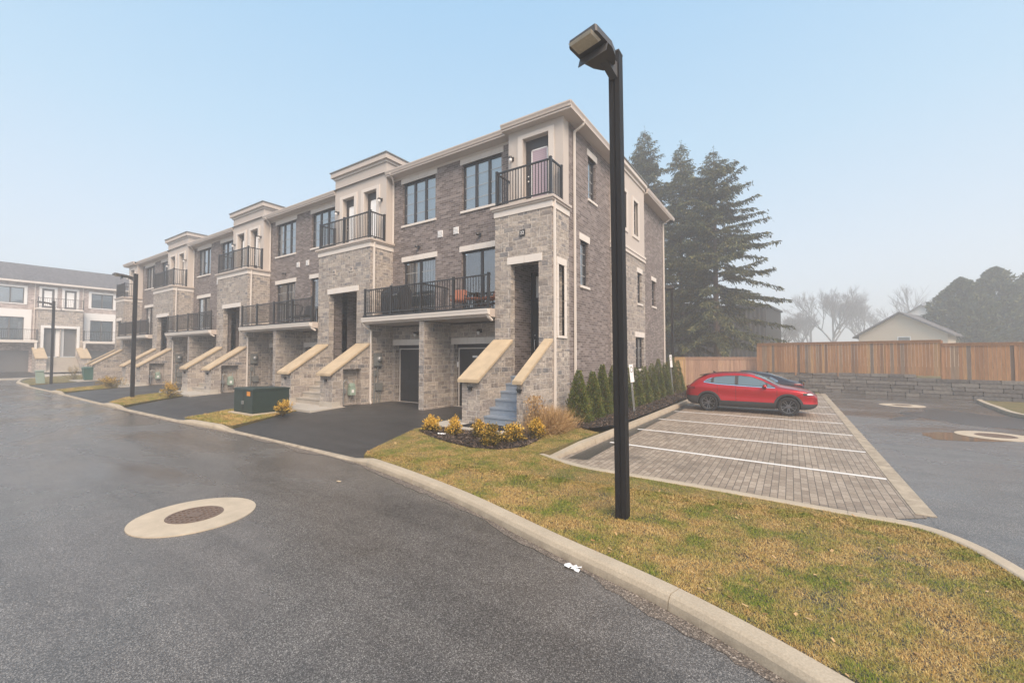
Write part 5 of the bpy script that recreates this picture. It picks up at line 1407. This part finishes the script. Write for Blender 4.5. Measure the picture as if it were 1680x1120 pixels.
    # wheels
    for ax in axles:
        for s in (-1, 1):
            yo = f(W, ax) - .02
            mb = MB(); wd = .2; o_ = s * yo; i_ = s * (yo - wd)
            mb.lathe([(R * .70, i_), (R * .93, i_), (R * .99, i_ + s * .03), (R, i_ + s * .06), (R, o_ - s * .05), (R * .985, o_ - s * .02), (R * .93, o_), (R * .72, o_ + s * .002), (R * .70, o_ - s * .02)], (ax, 0, R), 'y', 44)
            wl = mb.build('wheel', M['tyre'], t, smooth=True, local=True)
            mb = MB(); mb.lathe([(R * .70, o_ - s * .02), (R * .69, o_ - s * .004), (R * .645, o_ - s * .006), (R * .63, o_ - s * .07), (.001, o_ - s * .10)], (ax, 0, R), 'y', 44)
            mb.build('wheel_barrel', M['tyre'], wl, local=True)
            mb = MB(); mb.lathe([(R * .70, o_ - s * .012), (R * .69, o_ - s * .002), (R * .65, o_ - s * .004), (R * .64, o_ - s * .03)], (ax, 0, R), 'y', 44)
            for k in range(10):
                a = 2 * math.pi * k / 10 + (.10 if k % 2 else -.10); ca, sa = math.cos(a), math.sin(a)
                A = Vector((ax + ca * .05, o_ - s * .035, R + sa * .05)); B = Vector((ax + ca * R * .66, o_ - s * .012, R + sa * R * .66))
                mb.bar(A, B, .024, .022, up=(0, 1, 0))
            mb.lathe([(.065, o_ - s * .05), (.06, o_ - s * .022), (.001, o_ - s * .018)], (ax, 0, R), 'y', 20)
            mb.build('rim', M[rim], wl, local=True)
    return t

xs = [-2.18, -2.15, -2.06, -1.95, -1.80, -1.62, -1.3, -.9, -.4, .05, .35, .6, .85, 1.05, 1.2, 1.5, 1.8, 2.0, 2.12, 2.19]
car('red crossover car with black wheel arch cladding parked in the bay', (-1.42, 19.12, .006), 0, 'red', xs,
    [.84, .93, 1.03, 1.12, 1.24, 1.36, 1.475, 1.53, 1.545, 1.52, 1.44, 1.32, 1.18, 1.075, 1.045, 1.005, .945, .88, .81, .72],
    [.76, .85, .93, .99, 1.04, 1.06, 1.05, 1.03, 1.01, .99, .98, .975, .97, .965, .95, .93, .885, .82, .75, .66],
    [.66, .75, .83, .865, .885, .893, .90, .90, .895, .895, .895, .898, .90, .90, .90, .90, .88, .83, .75, .62],
    [.44, .36, .29, .26, .235, .225, .215, .21, .21, .21, .21, .21, .21, .21, .21, .215, .225, .26, .31, .40],
    (-1.33, 1.325), .345, (1.02, .28, .98), (-2.0, -1.60, .95),
    ([(-1.50, 1.145), (-1.0, 1.085), (.0, 1.035), (.92, 1.005)], [(-1.50, 1.15), (-1.36, 1.25), (-1.12, 1.345), (-.7, 1.405), (-.2, 1.42), (.15, 1.385), (.5, 1.26), (.92, 1.03)], [(0, -1.47), (-1.24, -1.14), (-.40, -.28), (.62, .68), (.88, 0)]),
    True, dict(handles=(-1.02, .02), hz=.90, head=(.76, .85), tail=(.86, .96), wing=(-1.50, 1.435), mirror=(.60, 1.055), fin=-1.2),
    [(.98, .46, .93), (-.36, .455, 1.04), (-1.0, .75, 1.05)])
xs2 = [-2.42, -2.38, -2.28, -2.1, -1.85, -1.5, -1.1, -.6, -.2, .2, .5, .85, 1.1, 1.35, 1.7, 2.05, 2.25, 2.38, 2.44]
car('dark plum sedan parked behind the red crossover, its tail towards the lane', (-1.95, 23.35, .006), math.pi, 'plum', xs2,
    [.86, .98, 1.035, 1.05, 1.11, 1.24, 1.37, 1.435, 1.44, 1.41, 1.31, 1.13, 1.00, .965, .92, .85, .78, .70, .62],
    [.80, .92, .965, .98, .98, .975, .965, .95, .94, .93, .925, .92, .915, .90, .87, .79, .72, .64, .56],
    [.68, .76, .83, .875, .895, .905, .91, .91, .91, .91, .91, .91, .91, .91, .90, .87, .82, .74, .62],
    [.42, .34, .26, .22, .20, .19, .18, .18, .18, .18, .18, .18, .18, .18, .19, .20, .22, .26, .34],
    (-1.42, 1.41), .335, (1.02, .38, .98), (-1.85, -1.2, .95),
    ([(-1.45, 1.03), (-.6, .985), (.2, .96), (.92, .95)], [(-1.45, 1.04), (-1.15, 1.20), (-.7, 1.30), (-.2, 1.325), (.15, 1.29), (.5, 1.17), (.92, .97)], [(0, -1.38), (-1.12, -1.06), (-.32, -.22), (.6, .65), (.88, 0)]),
    False, dict(handles=(-.95, .05), hz=.84, head=(.64, .72), tail=(.86, .94), wing=(-2.3, 1.06), mirror=(.62, 1.0), fin=-1.0),
    [(.98, .3, .88), (-.3, .3, .97), (-1.0, .65, .98)])

# ------------------------------------------------------------------ plants
def plant(name, label, cat, loc, group=None): return thing(name, label, cat, loc, group)

def arborvitae(x, y, h, r, label, n=7500, dead=.05):
    t = plant('arborvitae', label, 'shrub', (x, y, .13), 'clipped evergreens along the side wall')
    u = NR.random(n) ** .75; z = h * (1 - u) ; z = h * (1 - np.sqrt(1 - NR.random(n) * .995))
    az = NR.uniform(0, 2 * math.pi, n); lump = np.array([noise.noise((math.cos(a) * 1.6, math.sin(a) * 1.6, q * 2.6 + x * 3)) for a, q in zip(az, z)])
    rr = r * (1 - z / h) ** .72 * (1 + .42 * lump) * np.clip(.55 + z / .35, 0, 1) * (1 - .38 * NR.random(n) ** 2.2) * (1 + .30 * NR.random(n) ** 9)
    P = np.stack([x + rr * np.cos(az), y + rr * np.sin(az), .16 + z], 1)
    D = np.stack([np.cos(az) * .7, np.sin(az) * .7, np.full(n, .9)], 1)
    V, F = leaves(P, .034, .42, D, 1.1)
    mi = (NR.random(n) < dead * (1.6 - z / h) + .35 * (lump > .38)).astype(int)
    fast_mesh('foliage', V, F, [M['thuja'], M['thuja_dead']], t, mi)
    mb = MB(); mb.tube([(x, y, .1), (x, y, h * .75)], [.035, .01], 7); mb.build('stem', M['bark'], t)
arb = [(-5.30, 11.62, 1.72, .40, 'nearest and bushiest evergreen of the hedge row, beside the white downspout'), (-5.28, 12.65, 1.64, .37, 'second evergreen of the hedge row from the street'), (-5.34, 13.62, 1.88, .34, 'third evergreen of the hedge row, with a slim pointed top'),
       (-5.34, 14.7, 1.82, .38, 'fourth evergreen of the hedge row, half behind the lamp post'), (-5.2, 15.8, 1.7, .37, 'fifth evergreen of the hedge row, behind the lamp post'), (-5.15, 16.75, 1.7, .37, 'sixth evergreen of the hedge row, beside the middle sign'),
       (-5.15, 17.8, 1.72, .38, 'seventh evergreen of the hedge row, under the ground floor window'), (-5.15, 19.0, 1.82, .38, 'eighth evergreen of the hedge row, right of the ground floor window'), (-5.2, 20.3, 2.02, .36, 'ninth evergreen of the hedge row, tall and slim'),
       (-5.22, 21.7, 1.8, .38, 'tenth evergreen of the hedge row, before the wide last ones'), (-5.3, 23.3, 2.2, .55, 'wide tall evergreen near the end of the hedge row, partly brown'), (-5.25, 24.6, 1.9, .42, 'last evergreen at the rear end of the hedge row')]
for i, a in enumerate(arb): arborvitae(*a, n=9000 if i < 4 else 6000, dead=.05 if i != 10 else .2)

def shrub(x, y, rx, h, label, gold, n=2600, z0=.15, group='gold tipped shrubs in the front bed', clumps=9):
    t = plant('shrub', label, 'shrub', (x, y, z0), group)
    Ps = []; Ds = []; top = []
    for k in range(clumps * 5):
        az = NR.uniform(0, 6.283); el = NR.uniform(.1, 1.45); L = NR.uniform(.7, 1.05)
        d = np.array([math.cos(az) * math.cos(el) * rx, math.sin(az) * math.cos(el) * rx, math.sin(el) * h]) * L
        m_ = n // (clumps * 5); s = NR.random(m_) ** .45
        Ps.append(np.array([x, y, z0 + .04]) + d * s[:, None] + NR.normal(size=(m_, 3)) * .032); Ds.append(np.tile(d / np.linalg.norm(d), (m_, 1))); top.append(s)
    P = np.concatenate(Ps); D = np.concatenate(Ds); s = np.concatenate(top)
    V, F = leaves(P, .024, .5, D, 1.6)
    hgt = (P[:, 2] - z0) / h
    mi = (NR.random(len(P)) > np.clip((s * .6 + hgt * .7 - .55) * 2.2, 0, 1) * gold * 1.15).astype(int)
    fast_mesh('foliage', V, F, [M['box_gold'], M['box_green']], t, mi)
    mb = MB()
    for k in range(6):
        a = k * 1.05; mb.tube([(x, y, z0 - .03), (x + rx * .4 * math.cos(a), y + rx * .4 * math.sin(a), z0 + h * .45)], [.011, .005], 5)
    mb.build('stem', M['bark'], t)
shrub(-8.10, 8.30, .28, .40, 'leftmost gold shrub of the front bed, at the driveway edge', 1.0)
shrub(-7.22, 8.22, .24, .46, 'second gold shrub of the front bed, rounder and taller', 1.0)
shrub(-6.46, 8.26, .21, .42, 'small half green shrub in front of the doormat', .62)
shrub(-5.72, 7.78, .34, .46, 'mostly green shrub with few yellow tips in the front bed', .28, 3600)
shrub(-5.48, 8.35, .30, .48, 'gold shrub behind the mostly green one', .6, 3000)
shrub(-5.22, 8.95, .26, .48, 'gold shrub next to the dry ornamental grass', .65, 2600)
shrub(-14.35, 7.62, .40, .50, 'orange brown shrub beside the transformer box', .75, 2600, .17, 'shrubs on the grass strips', 7)
shrub(-25.2, 7.9, .50, .75, 'tall gold and brown shrub near the middle lamp post', .7, 2600, .17, 'shrubs on the grass strips', 7)
shrub(-36.0, 8.3, .9, .72, 'wide yellow green shrub near the end of the row', .55, 3200, .17, 'shrubs on the grass strips', 9)
shrub(-37.3, 8.4, .7, .7, 'brown shrub left of the wide yellow green one', .3, 2400, .17, 'shrubs on the grass strips', 8)
shrub(-49.0, 8.9, .8, 1.2, 'brown hazy shrub near the far kiosk', .2, 2000, .17, 'shrubs on the grass strips', 8)

t = plant('ornamental_grass', 'clump of dry tan ornamental grass at the house corner', 'grass clump', (-5.35, 10.1, .15))
n = 5200
az = NR.uniform(0, 6.283, n); L = NR.uniform(.35, .85, n); le = NR.uniform(.15, 1.25, n)
base = np.stack([-5.42 + NR.normal(size=n) * .17, 10.0 + NR.normal(size=n) * .32, np.full(n, .15)], 1)
d = np.stack([np.cos(az) * np.sin(le), np.sin(az) * np.sin(le), np.cos(le)], 1)
mid = base + d * (L * .6)[:, None]; tip = base + d * L[:, None] - np.array([0, 0, 1]) * (L * .22 * le)[:, None]
wv = np.cross(d, NR.normal(size=(n, 3))); wv /= np.linalg.norm(wv, axis=1, keepdims=True); wv *= .004
V = np.stack([base - wv, base + wv, mid + wv * .8, mid - wv * .8, tip + wv * .2, tip - wv * .2], 1).reshape(-1, 3)
F = np.arange(n)[:, None] * 6 + np.array([[0, 1, 2, 3]]); F2 = np.arange(n)[:, None] * 6 + np.array([[3, 2, 4, 5]])
V[:, 2] = np.maximum(V[:, 2], .14)
fast_mesh('dry_blades', V, np.concatenate([F, F2]), M['drygrass'], t)
t = plant('ornamental_grass', 'tall orange dead stalks standing against the stone wall', 'grass clump', (-5.62, 9.55, .15))
n = 900; sx_ = NR.choice([-5.68, -5.60, -5.45], n) + NR.normal(size=n) * .045; sy = 9.5 + NR.normal(size=n) * .12
P = np.stack([sx_, sy, .2 + NR.random(n) ** .8 * .95], 1); V, F = leaves(P, .035, .35, np.tile([0, 0, 1.0], (n, 1)), 1.4)
fast_mesh('dead_leaves', V, F, M['drygrass'], t)
mb = MB()
for k in range(12): mb.tube([(-5.66 + .02 * k, 9.45 + .02 * (k % 5), .12), (-5.68 + .022 * k, 9.47 + .02 * (k % 4), .95)], [.006, .003], 4)
mb.build('stem', M['bark'], t)

# spruces -------------------------------------------------------------------
def spruce(x, y, h, R, label, seed, low=2.5, lean=0.0, z0=1.0, dens=1.0):
    rg = np.random.default_rng(seed); t = plant('spruce_tree', label, 'tree', (x, y, z0), 'spruces behind the low fence')
    mb = MB(); mb.tube([(x, y, z0 - .3), (x + lean * .5, y, z0 + h * .5), (x + lean, y, z0 + h)], [.28, .17, .02], 10); mb.build('trunk', M['bark_red'], t)
    P = []; D = []; SZ = []; bb = MB(); z = low
    while z < h - .15:
        q = z / h; nb = rg.integers(5, 8)
        for k in range(nb):
            az = rg.uniform(0, 6.283); L = (R * min((1 - q) ** .63, 2.6 * (1 - q)) * rg.uniform(.5, 1.2)) * (1.0 if q > .12 else .9) + .12
            if rg.random() < .10: L *= .55
            up = -.14 + .42 * q + rg.normal() * .10; a2 = np.array([math.cos(az), math.sin(az)])
            S = np.linspace(0, 1, max(4, int(L / .13)))
            zz = z + up * L * S - .26 * L * S ** 2 * (1 - q * .7) + .20 * L * np.clip(S - .6, 0, 1) ** 1.5
            ox = x + lean * q
            B = np.stack([ox + a2[0] * L * S, y + a2[1] * L * S, z0 + zz], 1)
            if L > .8: bb.tube([tuple(B[0]), tuple(B[len(B) // 2]), tuple(B[-1])], [.05 * (1 - q) + .012, .022, .006], 4, cap=False)
            side = np.array([-a2[1], a2[0], 0]); fwd = np.array([a2[0], a2[1], up * .6])
            for s, p in zip(S[1:], B[1:]):
                if s < .10 + .12 * (1 - q): continue
                tl = (.72 * (1 - s) + .26) * min(1, .5 + L / 3) * rg.uniform(.6, 1.15)
                for sg in (-1, 1):
                    if rg.random() > .93 * dens: continue
                    dd = fwd * rg.uniform(.45, .9) + side * sg * rg.uniform(.5, .95) + np.array([0, 0, rg.uniform(-.62, -.12)]); dd /= np.linalg.norm(dd)
                    m_ = max(2, int(tl / .105))
                    for j in range(m_):
                        P.append(p + dd * tl * (j + .6) / m_ + rg.normal(size=3) * .02); D.append(dd + np.array([0, 0, -.25])); SZ.append(min(1, .5 + L / 4))
                P.append(p); D.append(fwd + np.array([0, 0, -.1])); SZ.append(min(1, .5 + L / 4))
        z += rg.uniform(.34, .56) * (1.15 - .45 * q)
    # leader
    for j in range(16): P.append(np.array([x + lean, y, z0 + h - .6 + j * .075])); D.append(np.array([0, 0, 1.0])); SZ.append(.5)
    bb.build('branch', M['bark'], t)
    P = np.array(P); D = np.array(D); P = np.concatenate([P, P + rg.normal(size=P.shape) * .09 - np.array([0, 0, .08])]); SZ = np.array(SZ * 2); D = np.concatenate([D, D + np.array([0, 0, -.35])])
    V, F = leaves(P, .15 * SZ, .30, D, .9)
    fast_mesh('needles', V, F, M['spruce'], t)
spruce(-5.15, 38.9, 18.6, 6.2, 'tall spruce standing alone on the right, nearest to the grey shed corner', 4, low=2.7)
spruce(-8.2, 40.0, 20.4, 4.6, 'middle spruce of the three, between the two others', 8, low=2.6, lean=.2)
spruce(-11.4, 40.5, 23.0, 5.0, 'leftmost and tallest spruce, right behind the end house', 15, low=2.6)

def dead_twigs():
    pass

def cedar(x, y, h, r, label, seed, n=19000, zb=.6):
    rg = np.random.default_rng(seed); t = plant('cedar_tree', label, 'tree', (x, y, 1), 'rounded cedars in the fog at the right')
    q = rg.random(n); az = rg.uniform(0, 6.283, n)
    prof = np.sin(np.pi * np.clip(q, 0, 1) ** .62) ** .62
    lump = np.array([noise.noise((math.cos(a) * 1.8 + seed, math.sin(a) * 1.8, k * 6)) + .6 * noise.noise((math.cos(a) * 4.5 + seed, math.sin(a) * 4.5, k * 13)) + .4 * noise.noise((math.cos(a) * 11 + seed, math.sin(a) * 11, k * 30)) for a, k in zip(az, q)])
    keep = np.array([noise.noise((math.cos(a) * 3 + seed, math.sin(a) * 3, k * 9 + 4)) for a, k in zip(az, q)]) < .30
    rr = r * prof * (1 + .42 * lump) * (1 - .55 * rg.random(n) ** 2)
    P = np.stack([x + rr * np.cos(az), y + rr * np.sin(az), zb + q * (h - zb) + .3 * lump], 1)
    D = np.stack([np.cos(az) * .8, np.sin(az) * .8, np.full(n, .7)], 1); P = P[keep]; D = D[keep]
    V, F = leaves(P, .28, .42, D, 1.3); fast_mesh('crown', V, F, M['cedar'], t)
    mb = MB(); mb.tube([(x, y, .5), (x, y, h * .8)], [.25, .05], 8); mb.build('trunk', M['bark'], t)
cedar(19.0, 79.5, 12.4, 3.8, 'leftmost rounded cedar in the fog, beside the pale houses', 3)
cedar(22.7, 81.7, 13.7, 3.8, 'second rounded cedar in the fog, the tallest', 5)
cedar(26.6, 83.7, 13.2, 4.0, 'third rounded cedar in the fog', 7)
cedar(31.2, 86.3, 12.9, 4.2, 'rightmost rounded cedar at the edge of the photo', 9)

def bare(x, y, h, seed, label, spread=.55, r0=.40, twig=5):
    rg = random.Random(seed); t = plant('bare_tree', label, 'tree', (x, y, .9), 'bare trees in the fog')
    tr = MB(); cr = MB()
    def go(p, d, L, r, lev):
        q = p + d * L; mid = p + d * L * .5 + Vector((rg.uniform(-1, 1), rg.uniform(-1, 1), rg.uniform(-.4, .6))) * L * .06
        (tr if lev < 1 else cr).tube([p, mid, q], [r, r * .85, r * .68], 6 if lev < 2 else 3, cap=False)
        if lev >= twig: return
        nb = rg.choice([2, 3, 3]) if lev else 4
        for k in range(nb):
            e = Vector((rg.uniform(-1, 1), rg.uniform(-1, 1), rg.uniform(-.1, .8))).normalized()
            nd = (d * .75 + e * spread * (1.1 if lev else 1.4)); nd.z += .06; nd.normalize()
            go(p.lerp(q, rg.uniform(.55, 1)), nd, L * rg.uniform(.58, .86), max(.022, r * .55), lev + 1)
        go(q, (d + Vector((rg.uniform(-.2, .2), rg.uniform(-.2, .2), .1))).normalized(), L * .7, r * .62, lev + 1)
    go(Vector((x, y, .6)), Vector((rg.uniform(-.08, .08), rg.uniform(-.08, .08), 1)).normalized(), h * .27, r0, 0)
    tr.build('trunk', M['bark_grey'], t); cr.build('crown', M['bark_grey'], t)
for i, (px, py, h, lb) in enumerate([(9.2, 133, 23, 'large bare tree in the fog left of the beige house'), (2.2, 140, 17, 'bare tree in the fog right of the grey shed'), (17, 150, 23, 'faint bare tree in the fog behind the beige house'), (-2.0, 105, 14, 'thin bare tree beside the corner of the grey shed'),
        (27, 150, 26, 'faint bare tree in the fog above the beige house roof'), (5.4, 160, 22, 'faint bare tree far behind the large one'), (38, 150, 25, 'faint bare tree between the white house and the cedars')]):
    bare(px, py, h, 40 + i, lb, twig=6 if i < 3 else 5)
# low dead branches beside the shed
# ------------------------------------------------------------------ air, light, camera
mb = MB(); mb.box(-322, 322, -322, 322, -1.05, 25.6)
hz = mb.build('haze', None if False else bpy.data.materials.new('haze_air'), None)
hz['kind'] = 'stuff'; hz['label'] = 'thin pale fog lying over the whole street'
m = hz.data.materials[0]; m.use_nodes = True; nt = m.node_tree; nt.nodes.clear()
out = nt.nodes.new('ShaderNodeOutputMaterial'); pv = nt.nodes.new('ShaderNodeVolumePrincipled')
pv.inputs['Color'].default_value = (.93, .94, .96, 1); pv.inputs['Density'].default_value = HAZE; pv.inputs['Anisotropy'].default_value = .2
nt.links.new(pv.outputs[0], out.inputs['Volume'])

W = bpy.data.worlds.new('World'); SC.world = W; W.use_nodes = True; nt = W.node_tree
bg = nt.nodes['Background']; sky = nt.nodes.new('ShaderNodeTexSky'); sky.sky_type = 'NISHITA'; sky.sun_disc = False
SEL, SAZ = math.radians(SUN[3]), math.radians(SUN[4])
sky.sun_elevation = SEL; sky.sun_rotation = SAZ; sky.air_density = SKY['air']; sky.dust_density = SKY['dust']; sky.ozone_density = SKY['ozone']
mx = nt.nodes.new('ShaderNodeMix'); mx.data_type = 'RGBA'; mx.inputs[0].default_value = SKY['mix']
nt.links.new(sky.outputs[0], mx.inputs[6])
tc = nt.nodes.new('ShaderNodeTexCoord'); sx3 = nt.nodes.new('ShaderNodeSeparateXYZ'); nt.links.new(tc.outputs['Generated'], sx3.inputs[0])
cr = nt.nodes.new('ShaderNodeValToRGB'); nt.links.new(sx3.outputs[2], cr.inputs[0])
while len(cr.color_ramp.elements) < 4: cr.color_ramp.elements.new(.5)
for e, (p, c_) in zip(cr.color_ramp.elements, [(0.0, (.86, .86, .90)), (.18, (.78, .86, .92)), (.42, (.56, .80, .96)), (.75, (.34, .66, .97))]): e.position = p; e.color = (*c_, 1)
sc_ = nt.nodes.new('ShaderNodeVectorMath'); sc_.operation = 'SCALE'; sc_.inputs[3].default_value = 5.0; nt.links.new(cr.outputs[0], sc_.inputs[0]); nt.links.new(sc_.outputs[0], mx.inputs[7])
nt.links.new(mx.outputs[2], bg.inputs['Color']); bg.inputs['Strength'].default_value = SKY['str']
sd = bpy.data.lights.new('sun', 'SUN'); sd.energy = SUN[0]; sd.angle = math.radians(SUN[1]); sd.color = SUN[2]
so = bpy.data.objects.new('sun', sd); COL.objects.link(so)
v = Vector((math.sin(SAZ) * math.cos(SEL), math.cos(SAZ) * math.cos(SEL), math.sin(SEL)))
so.location = v * 60; so.rotation_euler = v.to_track_quat('Z', 'Y').to_euler()

F_, PT, YW, CH = 689., math.atan(23 / 689.), math.atan(457 / math.hypot(689, 23)), 2.2
fw = Vector((-math.sin(YW) * math.cos(PT), math.cos(YW) * math.cos(PT), math.sin(PT))); rt = Vector((math.cos(YW), math.sin(YW), 0)); up = rt.cross(fw)
cam = bpy.data.cameras.new('camera'); cam.sensor_width = 36; cam.lens = F_ / 1680 * 36; cam.clip_end = 2000; cam.clip_start = .05
co = bpy.data.objects.new('camera', cam); COL.objects.link(co)
mw = Matrix((rt, up, -fw)).transposed().to_4x4(); mw.translation = (0, 0, CH); co.matrix_world = mw
SC.camera = co
SC.render.engine = 'CYCLES'
c = SC.cycles; c.max_bounces = 6; c.diffuse_bounces = 3; c.glossy_bounces = 3; c.transparent_max_bounces = 16; c.transmission_bounces = 4; c.volume_bounces = 1; c.use_denoising = True
c.sample_clamp_indirect = 8
vs = SC.view_settings; vs.view_transform = 'Standard'; vs.look = 'None'; vs.exposure = EXPO; vs.gamma = 1.0
